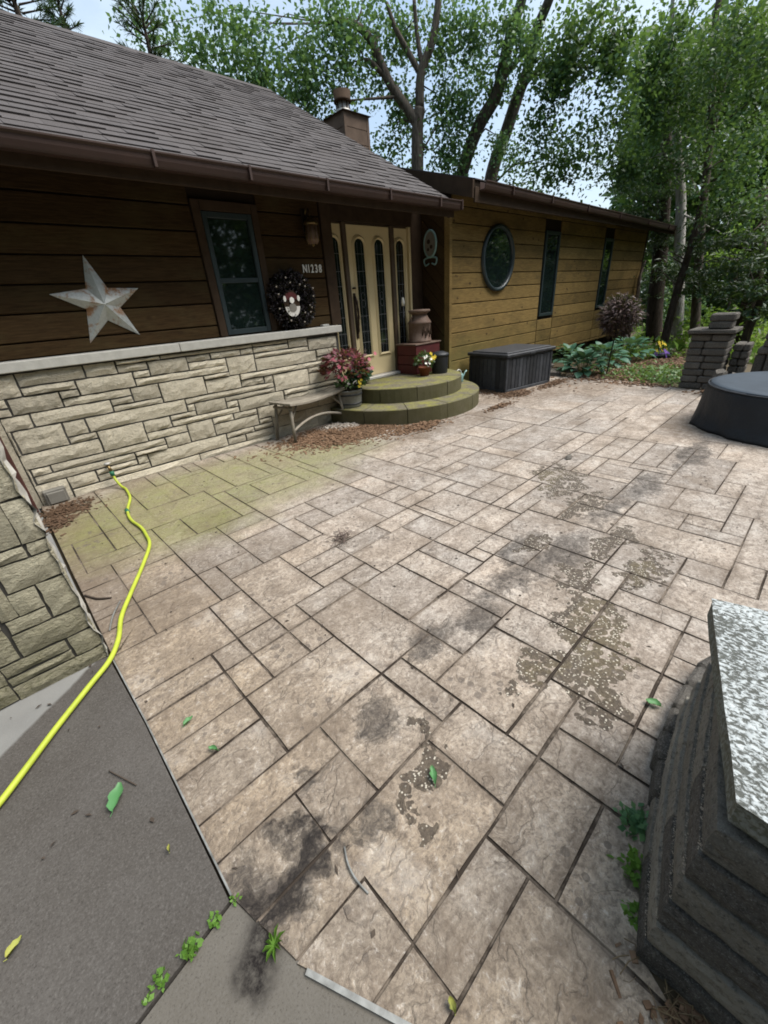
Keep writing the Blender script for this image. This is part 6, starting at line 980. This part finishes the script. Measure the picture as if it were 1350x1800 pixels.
petals(gp, 'yellow_flowers', [(g.uniform(-.12, .12), g.uniform(-.1, .1), g.uniform(.26, .42)) for _ in range(9)], .05, MT['yellow']); petals(gp, 'purple_flowers', [(g.uniform(-.16, .16), g.uniform(-.12, .1), g.uniform(.16, .26)) for _ in range(16)], .05, MT['purple'])
ring_leaves('foliage', (0, 0, .2), 120, .16, .12, .07, MT['potleaf'], gp, -.3, 18)
dr = MB(); lathe(dr, [(.03, -.005), (.045, .01), (.03, .028), (.012, .034)], 7, sx=1.1, sy=.7, smooth=False, wob=lambda a, i: .008 * math.sin(a * 2 + i) + .006 * math.sin(a * 3 + 1)); o = obj('dark_stone', dr, MT['nearblock'], None, (3.66, 1.43, 0)); tag(o, 'small dark stone chip alone on the patio', 'stone')
# ------------------------------------------------------------------ mulch, gravel, twigs, leaves and weeds on the ground
def chips(name, regions, n, size, mat, seed, label, cat, zmax=.03, flat=.35):
    g_ = random.Random(seed); mb = MB(); tot = sum(rx * ry for _, _, rx, ry in regions)
    for (cx, cy, rx, ry) in regions:
        for _ in range(int(n * rx * ry / tot)):
            q = g_.gauss(0, .42), g_.gauss(0, .42)
            x, y = cx + q[0] * rx, cy + q[1] * ry
            if (x - 4.6) ** 2 + (y - 4.55) ** 2 < 1.33 ** 2 and x > 3.2: continue
            if y > 4.5 and x < 3.5: continue
            l, w_, h = size * g_.uniform(.4, 1.5), size * g_.uniform(.15, .5), size * g_.uniform(.08, .25); z = g_.uniform(.002, zmax) * max(.1, 1 - math.hypot(*q))
            M = Matrix.Translation((x, y, z)) @ Matrix.Rotation(g_.uniform(0, 6.28), 4, 'Z') @ Matrix.Rotation(g_.uniform(-flat, flat), 4, 'X') @ Matrix.Rotation(g_.uniform(-flat, flat), 4, 'Y')
            vs = [M @ Vector((a * l / 2, b * w_ / 2, c * h / 2)) for a in (-1, 1) for b in (-1, 1) for c in (-1, 1)]
            mb.add(vs, [(0, 1, 3, 2), (4, 6, 7, 5), (0, 4, 5, 1), (2, 3, 7, 6), (1, 5, 7, 3), (0, 2, 6, 4)])
    o = obj(name, mb, mat); tag(o, label, cat, kind='stuff'); return o
chips('mulch', [(2.95, 4.1, .95, .42), (3.35, 3.85, .6, .5), (3.0, 3.75, .7, .3), (3.75, 3.35, .55, .22)], 5200, .042, MT['mulch'], 1, 'brown bark mulch spilled under and in front of the bench', 'mulch')
chips('mulch', [(6.0, 3.75, .35, .5), (5.95, 3.3, .4, .28), (6.9, 3.15, .6, .14), (5.1, 3.05, .4, .1)], 1900, .042, MT['mulch'], 2, 'brown bark mulch scattered around the foot of the deck box', 'mulch')
chips('mulch', [(.12, 4.25, .26, .24), (.02, 4.0, .14, .26)], 520, .035, MT['mulch'], 3, 'dry mulch gathered at the foot of the downspout', 'mulch')
chips('mulch', [(7.35, 1.9, .15, .5), (8.3, 2.6, 1.2, .9), (9.6, 2.2, 1.2, .9), (7.1, .9, .25, .4)], 3600, .06, MT['mulch'], 4, 'bark mulch in the bed beyond the patio around the hostas', 'mulch')
chips('gravel', [(3.25, 4.15, .42, .22), (3.1, 4.3, .3, .15)], 420, .05, MT['pebble'], 5, 'pale pebbles between the bench leg and the planter', 'gravel', .04, .8)
sheet('mulch_bed', [(.54, -.20), (.60, -.09), (.66, -.2), (1.3, -.75), (1.2, -2), (.3, -2), (.45, -.45)], -.012, MT['soil'])
chips('mulch', [(.56, -.24, .10, .14), (.62, -.42, .2, .22), (.8, -.8, .3, .3)], 1500, .03, MT['mulch'], 6, 'dark mulch at the foot of the end post', 'mulch', .02)
mb = MB(); g = random.Random(9)
for i in range(150):
    x, y = .565 + g.gauss(0, .03), -.24 + g.gauss(0, .07)
    a = g.uniform(0, 6.28); l = g.uniform(.02, .08); z = g.uniform(.003, .02); c_ = Vector((math.cos(a), math.sin(a), 0)) * l / 2; p = Vector((x, y, z))
    tube(mb, [p - c_, p + Vector((g.uniform(-.01, .01), g.uniform(-.01, .01), g.uniform(0, .02))), p + c_], g.uniform(.0006, .0016), 3, False)
tag(obj('dry_grass', mb, MT['drygrass']), 'dry straw and stems at the foot of the end post', 'dry grass', kind='stuff')
mb = MB()
for i in range(420):
    x, y = g.uniform(-.5, 6.5), g.uniform(-.1, 4.2); a = g.uniform(0, 6.28); l = g.uniform(.006, .03); s_ = g.uniform(.002, .007); c_, s2 = math.cos(a), math.sin(a)
    mb.add([(x, y, .002), (x + l * c_, y + l * s2, .004), (x + l * .5 * c_ - s_ * s2, y + l * .5 * s2 + s_ * c_, .007), (x + l * .5 * c_ + s_ * s2, y + l * .5 * s2 - s_ * c_, .003)], [(0, 1, 2), (0, 3, 1)])
tag(obj('leaf_litter', mb, MT['twig']), 'tiny dark bits of plant litter scattered over the patio', 'litter', kind='stuff')
def weed(label, x, y, n, r_, size, mat, seed, name='weed', z=.0):
    gg = np.random.default_rng(seed); P = np.stack([x + gg.normal(size=n) * r_, y + gg.normal(size=n) * r_, z + np.abs(gg.normal(size=n)) * r_ * .55], 1)
    d = P - np.array([x, y, 0]); d[:, 2] += .02; d /= np.linalg.norm(d, axis=1)[:, None]
    return tag(leaves(name, P, size * gg.uniform(.6, 1.3, n), mat, None, 0, aspect=.75, up=.9, dirs=d, fold=.15), label, 'weed', 'weeds in the joints')
for i, (lb, px, py, n, r_, s_) in enumerate((('tiny weed at the corner where the driveway slabs meet the patio', 415, 1580, 12, .009, .014), ('small clover weed in the driveway joint, second from the patio corner', 380, 1620, 26, .010, .017), ('largest yellow green clover weed in the driveway joint', 335, 1668, 60, .016, .02), ('clover weed with round leaves low in the driveway joint', 283, 1722, 30, .012, .018), ('lowest thin weed sprig in the driveway joint', 258, 1762, 10, .007, .014),
        ('dark leafy weed clump against the end post, topmost of three', 1124, 1452, 110, .026, .032), ('bright yellow green weed at the foot of the end post', 1118, 1530, 75, .022, .028), ('small bright weed low beside the end post', 1120, 1610, 45, .016, .024))):
    x, y = gr(px, py); weed(lb, x, y, n, r_ * .75, s_ * .75, MT['lf_poplar'] if i == 5 else MT['weed'], 40 + i)
x, y = gr(482, 1662); mb = MB()
for i in range(9):
    a = i * .72; l = g.uniform(.02, .04); d0 = Vector((math.cos(a), math.sin(a), 0)); nn = Vector((-d0.y, d0.x, 0)) * .0035; p = Vector((x, y, .0))
    mb.add([p - nn, p + nn, p + d0 * l * .6 + nn + Vector((0, 0, .02)), p + d0 * l + Vector((0, 0, .008)), p + d0 * l * .6 - nn + Vector((0, 0, .02))], [(0, 1, 2, 3, 4)])
tag(obj('grass_tuft', mb, MT['weed']), 'small spreading grass tuft growing in the dark stain', 'weed')
def leaf_obj(name, label, px, py, l, w_, ang, mat, z=.006, curl=.012):
    x, y = gr(px, py); mb = MB(); vs = []; n = 6
    for i in range(n + 1):
        t = i / n; ww = w_ * math.sin(PI * min(.98, t * .9 + .06)) ** .8
        for s_ in (-1, 0, 1): ww_ = ww; ww = ww_ * (1 + .1 * math.sin(i * 2.3 + px)); vs.append((x + math.cos(ang) * l * (t - .5) - math.sin(ang) * ww * s_ * .5, y + math.sin(ang) * l * (t - .5) + math.cos(ang) * ww * s_ * .5, z + curl * abs(s_) * (1 + .5 * math.sin(t * 5)) + curl * .8 * t * t))
    mb.add(vs, [(i * 3 + q, (i + 1) * 3 + q, (i + 1) * 3 + q + 1, i * 3 + q + 1) for i in range(n) for q in range(2)], True)
    tube(mb, [(x - math.cos(ang) * l * .5, y - math.sin(ang) * l * .5, z), (x - math.cos(ang) * l * .72, y - math.sin(ang) * l * .72 + .004, z + .002)], .0012, 4)
    return tag(obj(name, mb, mat), label, 'leaf')
leaf_obj('fallen_leaf', 'torn green leaf lying on the dark driveway slab', 207, 1404, .088, .042, 1.05, MT['leafgreen'])
leaf_obj('fallen_leaf', 'yellow green curled leaf near the left edge of the driveway', 30, 1668, .04, .018, .5, MT['leafyellow'])
leaf_obj('fallen_leaf', 'green leaf lying in the brown lichen spots', 762, 1366, .055, .022, .9, MT['leafgreen'])
leaf_obj('fallen_leaf', 'tiny green leaf scrap on the tan slab near the hose, upper of two', 333, 1271, .04, .02, .2, MT['leafgreen']); leaf_obj('fallen_leaf', 'tiny green leaf scrap on a paving joint, lower of two', 376, 1320, .035, .016, 2.2, MT['leafgreen'])
leaf_obj('fallen_leaf', 'pale green leaf scrap near the curved block edge', 1147, 1240, .05, .028, 1.9, MT['leafgreen']); leaf_obj('fallen_leaf', 'pale yellow leaf at the bottom edge of the patio', 795, 1770, .025, .015, 1.2, MT['leafyellow']); leaf_obj('fallen_leaf', 'tiny yellow leaf on the dark driveway slab', 300, 1495, .018, .008, 1.2, MT['leafyellow'])
def twig(label, P, rad, mat=None):
    mb = MB(); tube(mb, catmull([(*gr(px, py), z) for px, py, z in P], 5), rad, 6); return tag(obj('twig', mb, mat or MT['twig']), label, 'twig')
twig('dark curved twig lying left of the hose', [(150, 1048, .006), (172, 1054, .008), (196, 1052, .006)], .006); twig('thin straight twig on the dark driveway slab', [(192, 1356, .003), (215, 1368, .004), (240, 1381, .003)], .0022)
twig('pale peeling strip curving over the patio joint by the stain', [(606, 1490, .004), (612, 1520, .009), (626, 1548, .009), (648, 1572, .004)], .003, MT['edging']); twig('pale bent strip beside the hose', [(193, 1110, .004), (200, 1085, .012), (212, 1058, .006)], .004, MT['edging'])
x, y = gr(603, 950); mb = MB()
for i in range(46):
    a = g.uniform(0, 6.28); l = g.uniform(.03, .13); p = Vector((x + g.gauss(0, .025), y + g.gauss(0, .025), g.uniform(.004, .04))); d0 = Vector((math.cos(a), math.sin(a), g.uniform(-.1, .3)))
    tube(mb, [p, p + d0 * l * .5 + Vector((0, 0, .012)), p + d0 * l * 1.0 - Vector((0, 0, .008))], [.003, .0022, .001], 4)
tag(obj('dried_weed', mb, MT['dead']), 'clump of dried pulled weed in the middle of the patio', 'dried weed')

# ------------------------------------------------------------------ hostas and ground cover
def hosta_leaf():
    mb = MB(); n = 6; vs = []
    for i in range(n + 1):
        t = i / n; ww = .5 * math.sin(PI * (t ** .75) * .97 + .03) * .72
        for s_ in (-1, 0, 1): vs.append((t, ww * s_, .32 * math.sin(t * 2.6) * .55 - .05 * abs(s_) * 0 + .07 * abs(s_)))
    mb.add(vs, [(i * 3 + q, (i + 1) * 3 + q, (i + 1) * 3 + q + 1, i * 3 + q + 1) for i in range(n) for q in range(2)], True); return mb.mesh('leaf', MT['hosta'])
HL = hosta_leaf()
def hosta(label, x, y, R, H, n, seed):
    t = empty('hosta', label, 'hosta', 'hostas in the bed beyond the patio', (x, y, -.05)); gg = random.Random(seed)
    for i in range(n):
        u = (i + .5) / n; a = i * 2.4 + gg.uniform(-.2, .2); rr_ = R * (.15 + .85 * u ** .6) * gg.uniform(.85, 1.1); h = H * (1.05 - .75 * u ** 1.5)
        o = bpy.data.objects.new('leaf', HL); COL.objects.link(o); o.parent = t; s_ = gg.uniform(.15, .22)
        o.location = (math.cos(a) * rr_ * .62, math.sin(a) * rr_ * .62, h * .8 + .03); o.rotation_euler = (gg.uniform(-.2, .2), -.5 + 1.0 * u + gg.uniform(-.2, .2), a); o.scale = (s_, s_, s_)
    mb = MB()
    for i in range(14): a = i * 2.4; tube(mb, [(0, 0, 0), (math.cos(a) * R * .3, math.sin(a) * R * .3, H * .8)], .006, 4, False)
    tag(obj('stalks', mb, MT['potleaf'], t), kind='stuff')
hosta('blue green hosta nearest the patio in front of the wing', 7.95, 3.1, .48, .38, 60, 1); hosta('middle blue green hosta right behind the dried twig ball pole', 8.9, 3.1, .55, .42, 64, 2); hosta('farthest hosta toward the tree trunks', 9.9, 3.0, .6, .42, 60, 3); hosta('half hidden hosta under the wing overhang', 8.9, 3.75, .45, .36, 40, 4)
gg = np.random.default_rng(2); n = 3200; P = np.stack([8.35 + gg.normal(size=n) * .55, 2.0 + gg.normal(size=n) * .45, gg.uniform(.0, .11, n) - .05], 1); P = P[(P[:, 0] > 7.45 + .18 * (P[:, 1] - 1.4)) & (P[:, 1] > 1.42)]
tag(leaves('ground_cover', P, .06 * gg.uniform(.5, 1.3, len(P)), MT['ground'], None, 0, aspect=.6, up=.6), 'low variegated ground cover at the far edge of the patio', 'ground cover', kind='stuff')
n = 26000; th = gg.uniform(-2.2, 1.0, n); dd = 9.8 + 16 * gg.uniform(0, 1, n) ** 1.5; P = np.stack([dd * np.cos(th) + 1, dd * np.sin(th), -.06 - np.minimum(1.2, .035 * np.maximum(0, dd * np.cos(th) - 8)) + gg.uniform(0, .35, n) * (.3 + .7 * gg.uniform(0, 1, n))], 1)
ok = ~((P[:, 1] > 3.6) & (P[:, 0] < 15)) & (P[:, 0] > 8.7); P = P[ok]
tag(leaves('undergrowth', P, .16 * gg.uniform(.5, 1.4, len(P)), MT['lf_bright'], None, 0, aspect=.55, up=.4), 'bright green undergrowth under the trees', 'undergrowth', kind='stuff')

# ------------------------------------------------------------------ trees
def clumps(B, seed, per, lsize, mat, name, parent, droop=.35, aspect=.55, cl=.42, dens=1.0, up=.3, flatz=1.0):
    """leaf clumps spread through blobs given as (centre, radius across, radius up)"""
    gg = np.random.default_rng(seed); out = []; cs = []
    for (c, rx, rz) in B:
        c = np.array(c); vol = rx * rx * rz; nc = max(4, int(dens * 9 * rx * math.sqrt(rx * rz) / (cl * cl) * .8))
        d = gg.normal(size=(nc, 3)); d /= np.linalg.norm(d, axis=1)[:, None]; d *= gg.uniform(.15, 1, nc)[:, None] ** .6
        C = c + d * np.array([rx, rx, rz]); cs += list(C)
        for q in C:
            k_ = int(per * gg.uniform(.5, 1.4)); s_ = cl * gg.uniform(.6, 1.3); out.append(q + gg.normal(size=(k_, 3)) * np.array([s_, s_, s_ * .62 * flatz]) * .5 - np.array([0, 0, 1]) * (gg.uniform(0, 1, k_) ** 2 * s_ * droop * 1.5)[:, None])
    P = np.concatenate(out); return leaves(name, P, lsize * gg.uniform(.6, 1.35, len(P)), mat, parent, droop, aspect=aspect, up=up), cs
def tree(name, label, cat, limbs, blobs, bark, leafmat, seed, per=46, lsize=.10, droop=.4, aspect=.6, cl=.45, dens=1.0, group=None, twigs=True, flatz=1.0, up=.3):
    """limbs: list of (part name, [(px, py, dist, radius), ...]); blobs: (px, py, rx px, ry px, dist)"""
    b0 = at(*limbs[0][1][0][:3]); root = empty(name, label, cat, group, loc=(b0.x, b0.y, -.3)); inv = Matrix.Translation((-b0.x, -b0.y, .3)); nodes = []
    for nm, L_ in limbs:
        P = catmull([at(a, b, d) for a, b, d, _ in L_], 5); R_l = []
        for i in range(len(L_) - 1): R_l += [L_[i][3] + (L_[i + 1][3] - L_[i][3]) * j / 5 for j in range(5)]
        R_l.append(L_[-1][3]); mb = MB(); tube(mb, P, R_l, 10); o = obj(nm, mb, bark, root); o.matrix_parent_inverse = inv; nodes += list(zip(P, R_l))
    B = []
    for (px, py, rx, ry, d) in blobs:
        x, y = (px - 675) / FPX, (py - 900) / FPX; dep = d / math.hypot(*(RC[0][i] * x + RC[1][i] * y + RC[2][i] for i in (0, 1)))
        st = 1 / math.sqrt(1 + x * x); B.append((at(px, py, d), rx * dep / FPX * st, ry * dep / FPX))
    o, cs = clumps(B, seed, per, lsize, leafmat, 'crown', root, droop, aspect, cl, dens, up, flatz); o.matrix_parent_inverse = inv
    if twigs and nodes:
        mb = MB(); gg = random.Random(seed); 
        for c in cs[::5]:
            c = Vector(c); p, q = min(nodes, key=lambda t: (t[0] - c).length + max(0, t[0].z - c.z) * .8)
            if (p - c).length > 6: continue
            m_ = p.lerp(c, .5) + Vector((gg.uniform(-.2, .2), gg.uniform(-.2, .2), gg.uniform(-.05, .3))); r0 = min(q * .5, .04); tube(mb, [p, p.lerp(m_, .5), m_, c], [r0, r0 * .75, r0 * .5, .005], 5, False)
        if mb.v: o2 = obj('branches', mb, bark, root); o2.matrix_parent_inverse = inv; tag(o2, kind='stuff')
    return root
# behind the house: a forked poplar and a pair of leaning poplars
tree('poplar_tree', 'forked grey poplar rising behind the roof right of the chimney', 'tree',
     [('trunk', [(733, 430, 13, .2), (733.7, 296, 13, .155), (734, 225, 13, .14), (738, 190, 13, .13)]), ('limb', [(734, 222, 13, .12), (724.8, 204, 13, .115), (683, 142, 13, .10), (648, 65, 12.9, .085), (609, 38, 12.8, .06), (575, 41, 12.8, .03)]), ('limb', [(738, 190, 13, .11), (740, 130, 13, .10), (760, 71, 13, .09), (771, 0, 13, .075), (776, -60, 13, .05)]),
      ('limb', [(738, 128, 13, .07), (716, 89, 13, .06), (694, 47, 12.9, .05), (680, 5, 12.9, .035)]), ('limb', [(742, 118, 13, .06), (733, 60, 13.1, .05), (728, 0, 13.1, .04)]), ('limb', [(683, 142, 13, .06), (655, 112, 12.9, .05), (640, 104, 12.9, .03)]), ('limb', [(737, 275, 13, .03), (757, 240, 13, .02), (772, 215, 13, .012)])],
     [(290, 40, 50, 45, 12.3), (345, 85, 62, 55, 12.4), (420, 60, 80, 60, 12.4), (470, 130, 80, 48, 12.4), (540, 60, 80, 55, 12.5), (540, 150, 52, 45, 12.6), (600, 25, 70, 30, 12.6), (595, 110, 40, 42, 12.7), (395, 150, 60, 30, 12.3), (640, 20, 40, 25, 13.2), (660, 95, 26, 30, 13.4), (778, 110, 34, 62, 13.4), (790, 40, 44, 40, 13.4), (770, 205, 26, 55, 13.3), (788, 275, 32, 26, 13.4), (700, 165, 22, 26, 13.6), (675, 235, 18, 28, 13.6), (815, 165, 22, 40, 13.6), (700, 20, 34, 30, 13.4)],
     MT['bark'], MT['lf_poplar'], 1, per=170, lsize=.095, droop=.9, aspect=.75, cl=.56, dens=.55)
tree('poplar_tree', 'left of two leaning dark poplar trunks behind the wing roof', 'tree',
     [('trunk', [(790, 420, 14, .22), (813, 302, 14, .17), (840, 225, 13.9, .16), (873, 166, 13.8, .15), (888, 101, 13.7, .14), (900, 53, 13.6, .12), (917, 0, 13.5, .11), (930, -60, 13.4, .08)]), ('limb', [(884, 138, 13.8, .07), (905, 112, 13.7, .06), (926, 85, 13.6, .04)])],
     [(860, 40, 38, 48, 13.4), (905, 25, 52, 40, 13), (945, 70, 50, 50, 12.8), (868, 140, 15, 16, 13.9), (885, 262, 26, 38, 13.6), (915, 310, 30, 26, 13.4), (830, 95, 26, 40, 13.9)],
     MT['bark'], MT['lf_poplar'], 2, per=150, lsize=.09, droop=.8, aspect=.7, cl=.5, dens=.55)
tree('poplar_tree', 'right of two leaning dark poplar trunks behind the wing roof', 'tree',
     [('trunk', [(848, 420, 14.5, .22), (864, 308, 14.5, .18), (890, 231, 14.3, .16), (911, 166, 14.2, .15), (929, 118, 14, .13), (941, 59, 13.8, .12), (965, 0, 13.5, .1), (985, -60, 13.4, .07)]), ('limb', [(911, 166, 14, .06), (940, 130, 13.6, .05), (985, 110, 13.2, .04), (1040, 120, 12.8, .02)])],
     [(985, 60, 60, 55, 12.8), (1050, 40, 60, 50, 12.5), (990, 150, 55, 48, 12.6), (1060, 120, 60, 50, 12.4), (960, 215, 34, 42, 12.7), (1010, 235, 40, 34, 12.5), (1100, 70, 55, 55, 12.4), (975, 285, 20, 28, 12.9), (1085, 185, 40, 30, 12.4)],
     MT['bark'], MT['lf_mid'], 3, per=190, lsize=.092, droop=.8, aspect=.7, cl=.54, dens=.6)
tree('birch_tree', 'slender pale barked tree standing past the end of the wing', 'tree',
     [('trunk', [(1186, 640, 15.2, .15), (1192, 540, 15.2, .14), (1194, 441, 15.2, .125), (1197, 363, 15.2, .115), (1193, 285, 15.2, .10), (1188, 220, 15.1, .085), (1181, 168, 15, .07), (1179, 65, 14.8, .05), (1184, -20, 14.6, .03)]), ('limb', [(1196, 375, 15.2, .03), (1225, 388, 14.9, .022), (1265, 408, 14.5, .01)])],
     [(1150, 130, 52, 48, 14.2), (1175, 60, 55, 45, 14.2), (1140, 210, 44, 32, 14), (1205, 180, 44, 44, 14.6), (1110, 285, 40, 22, 13.8), (1215, 100, 46, 50, 14.8), (1150, 290, 42, 30, 14.4), (1080, 260, 30, 26, 13.4), (1230, 250, 36, 36, 14.8)],
     MT['birch'], MT['lf_mid'], 4, per=120, lsize=.09, droop=.6, aspect=.65, cl=.5, dens=1.6)
tree('maple_tree', 'tall dark double stemmed tree right of the pale birch', 'tree',
     [('trunk', [(1218, 640, 14.5, .13), (1231, 420, 14.5, .09), (1249, 233, 14.4, .075), (1252, 140, 14.3, .065), (1259, 26, 14, .055), (1275, -40, 14, .05)]), ('limb', [(1246, 260, 14.4, .05), (1270, 160, 14.2, .045), (1290, 60, 14, .04), (1300, -20, 13.8, .04)])],
     [(1260, 60, 50, 50, 13.4), (1310, 40, 50, 55, 12.6), (1290, 130, 44, 40, 13), (1335, 120, 44, 55, 12.2), (1280, 225, 40, 34, 13), (1330, 230, 44, 44, 12.2), (1310, 310, 48, 34, 12), (1255, 330, 40, 26, 13.2), (1345, 330, 40, 40, 11.6)],
     MT['bark'], MT['lf_mid'], 5, per=130, lsize=.085, droop=.6, aspect=.6, cl=.5, dens=1.6)
for i, (lb, L_, Bq) in enumerate((
    ('dark pine with layered boughs just past the wing corner', [(1152, 640, 16.5, .24), (1150, 560, 16.5, .22), (1160, 450, 16.5, .2), (1168, 330, 16.4, .16), (1172, 200, 16.2, .1)], [(1110, 325, 36, 9, 16), (1165, 345, 50, 12, 16), (1120, 372, 46, 9, 15.6), (1175, 400, 46, 12, 15.8), (1150, 430, 30, 14, 16.2), (1155, 480, 24, 24, 16.8), (1170, 290, 36, 12, 16), (1150, 530, 20, 26, 17)]),
    ('dark pine spreading wide boughs behind the block pillar', [(1290, 660, 14, .2), (1310, 560, 14, .17), (1330, 470, 13.8, .14), (1340, 330, 13.6, .1)], [(1240, 430, 50, 11, 13.6), (1300, 412, 55, 14, 13), (1260, 470, 60, 14, 13.2), (1330, 455, 50, 14, 12.4), (1220, 500, 44, 14, 14), (1290, 510, 60, 12, 12.8), (1345, 500, 40, 14, 12), (1250, 385, 44, 12, 13.6), (1320, 370, 50, 14, 12.6), (1190, 470, 24, 14, 14.6), (1340, 545, 34, 10, 12)]))):
    tree('pine_tree', lb, 'tree', [('trunk', L_)], Bq, MT['pinebark'], MT['lf_dark'], 20 + i, per=120, lsize=.14, droop=.15, aspect=.22, cl=.5, dens=1.3, flatz=.35, up=.6)
for i, (lb, px, py, rx, ry, d) in enumerate((('feathery pine top showing over the roof at the top left corner', 28, 12, 34, 26, 10.5), ('small pine tip poking above the ridge, second from the left', 110, 32, 13, 18, 11.5), ('pine sprig above the ridge beside the poplar leaves', 262, 82, 28, 34, 11))):
    c = at(px, py, d); t = empty('pine_tree', lb, 'tree', 'pine tops above the ridge', (c.x, c.y, 0)); inv = Matrix.Translation((-c.x, -c.y, 0)); mb = MB(); tube(mb, [(c.x, c.y, -.3), (c.x, c.y, c.z - .2), (c.x, c.y, c.z + ry * .014)], [.16, .05, .01], 7); o = obj('trunk', mb, MT['pinebark'], t); o.matrix_parent_inverse = inv
    gg = np.random.default_rng(60 + i); out = []; dirs = []; k_ = d / FPX * 1.25; mb = MB()
    for j in range(int(10 + rx * .9)):
        a = gg.uniform(0, 6.28); h = gg.uniform(-1, .9); e = np.array([math.cos(a) * rx * k_ * (1 - .4 * h) * .8, math.sin(a) * rx * k_ * .5, h * ry * k_]); s0 = np.array(c) + e * np.array([.1, .1, .7]); s1 = np.array(c) + e + np.array([0, 0, .15]); tube(mb, [s0, s1], [.015, .005], 4, False)
        tt = gg.uniform(.35, 1, 70); out.append(s0 + (s1 - s0) * tt[:, None]); dirs.append(np.repeat(((s1 - s0) / np.linalg.norm(s1 - s0) + np.array([0, 0, .3]))[None], 70, 0))
    o = obj('branches', mb, MT['pinebark'], t); o.matrix_parent_inverse = inv; tag(o, kind='stuff')
    o = leaves('crown', np.concatenate(out), .13 * gg.uniform(.6, 1.2, sum(map(len, out))), MT['lf_dark'], t, 0, aspect=.1, dirs=np.concatenate(dirs)); o.matrix_parent_inverse = inv
for i, (lb, L_) in enumerate((('leaning dark trunk with pale lichen behind the pansy pot', [(1160, 632, 13, .10), (1185, 530, 13.2, .09), (1212, 440, 13.4, .075), (1240, 330, 13.6, .05)]), ('thin grey trunk behind the wing corner, left of the leaning trunk', [(1158, 600, 19, .12), (1160, 520, 19, .11), (1164, 430, 19, .09)]), ('slim leaning trunk right of the block pillar', [(1294, 640, 12, .09), (1318, 575, 12, .075), (1345, 510, 12, .06), (1380, 440, 12, .04)]))):
    b0 = at(*L_[0][:3]); t = empty('tree_trunk', lb, 'tree', None, (b0.x, b0.y, -.4)); mb = MB(); P = [at(a, b, d) for a, b, d, _ in L_]; P = [Vector((P[0].x * 1.002, P[0].y, -.5))] + P; tube(mb, catmull(P, 4), [L_[0][3]] * 4 + sum([[L_[j][3] + (L_[j + 1][3] - L_[j][3]) * q / 4 for q in range(4)] for j in range(len(L_) - 1)], []) + [L_[-1][3]], 9); o = obj('trunk', mb, MT['pinebark'] if i != 1 else MT['birch'], t); o.matrix_parent_inverse = Matrix.Translation((-b0.x, -b0.y, .4))
    gg = random.Random(i); mb = MB()
    for j in range(7): p = P[1].lerp(P[-1], gg.uniform(.2, 1)); tube(mb, [p, p + Vector((gg.uniform(-.6, .6), gg.uniform(-.8, .8), gg.uniform(.1, .7)))], [.02, .004], 5, False)
    o = obj('branches', mb, MT['twig'], t); o.matrix_parent_inverse = Matrix.Translation((-b0.x, -b0.y, .4)); tag(o, kind='stuff')
# bushes in the bright gap under the trees
def bush(label, blobs, mat, seed, lsize=.12, per=60, dens=1.0):
    B = []
    for (px, py, rx, ry, d) in blobs:
        x, y = (px - 675) / FPX, (py - 900) / FPX; dep = d / math.hypot(*(RC[0][i] * x + RC[1][i] * y + RC[2][i] for i in (0, 1))); B.append((at(px, py, d), rx * dep / FPX * .75, ry * dep / FPX))
    c = B[0][0]; t = empty('bush', label, 'bush', None, (c.x, c.y, -.3)); inv = Matrix.Translation((-c.x, -c.y, .3)); o, cs = clumps(B, seed, per, lsize, mat, 'foliage', t, .3, .6, .4, dens); o.matrix_parent_inverse = inv
    mb = MB(); 
    for q in cs[::8]: q = Vector(q); tube(mb, [(c.x + (q.x - c.x) * .6, c.y + (q.y - c.y) * .6, -.5), q], [.025, .006], 4, False)
    o = obj('stems', mb, MT['twig'], t); o.matrix_parent_inverse = inv; tag(o, kind='stuff')
bush('bright yellow green bush right of the leaning trunk', [(1225, 590, 34, 44, 15), (1215, 630, 36, 22, 14.5), (1180, 615, 18, 26, 16)], MT['lf_bright'], 71)
bush('sunlit green bush in the gap right of the block pillar', [(1305, 600, 26, 34, 14), (1320, 650, 26, 26, 13), (1290, 560, 20, 20, 15)], MT['lf_bright'], 72)
bush('large leafy bush at the right edge under the trees', [(1330, 400, 40, 22, 15), (1290, 440, 40, 22, 16), (1345, 570, 22, 40, 14.5)], MT['lf_bright'], 73)
bush('green bush behind the far corner of the wing', [(1165, 560, 26, 46, 19), (1140, 600, 20, 22, 19), (1205, 540, 28, 36, 18.5), (1160, 470, 24, 40, 20)], MT['lf_mid'], 74, .14)
# the woods all round, far enough to read as one mass
gg = np.random.default_rng(99); n = 210000; th = gg.uniform(0, 2 * PI, n); dd = gg.uniform(24, 34, n); thd = np.degrees(th) % 360
hmax = np.where((thd > 19) & (thd < 130), 4.2 + 1.2 * np.sin(th * 9), np.where((thd > 300) | (thd < 19), 9.5, 18) + 2 * np.sin(th * 7)); z = gg.uniform(-1.5, 1, n); z = -1.2 + (hmax + 1.2) * gg.uniform(0, 1, n) ** .9  # unseen side behind the camera raised to cut low sky and fill window reflections
P = np.stack([3 + dd * np.cos(th), 2 + dd * np.sin(th), z], 1)
nse = np.sin(P[:, 0] * .9 + 3) * np.sin(P[:, 1] * 1.1) * np.sin(P[:, 2] * 1.3 + P[:, 0] * .4)
P = P[nse > -.8 + .0 * z]
tag(leaves('woods', P, .55 * gg.uniform(.6, 1.4, len(P)), MT['lf_wood'], None, .3, aspect=.7), 'green woods surrounding the house and patio', 'woods', kind='stuff')
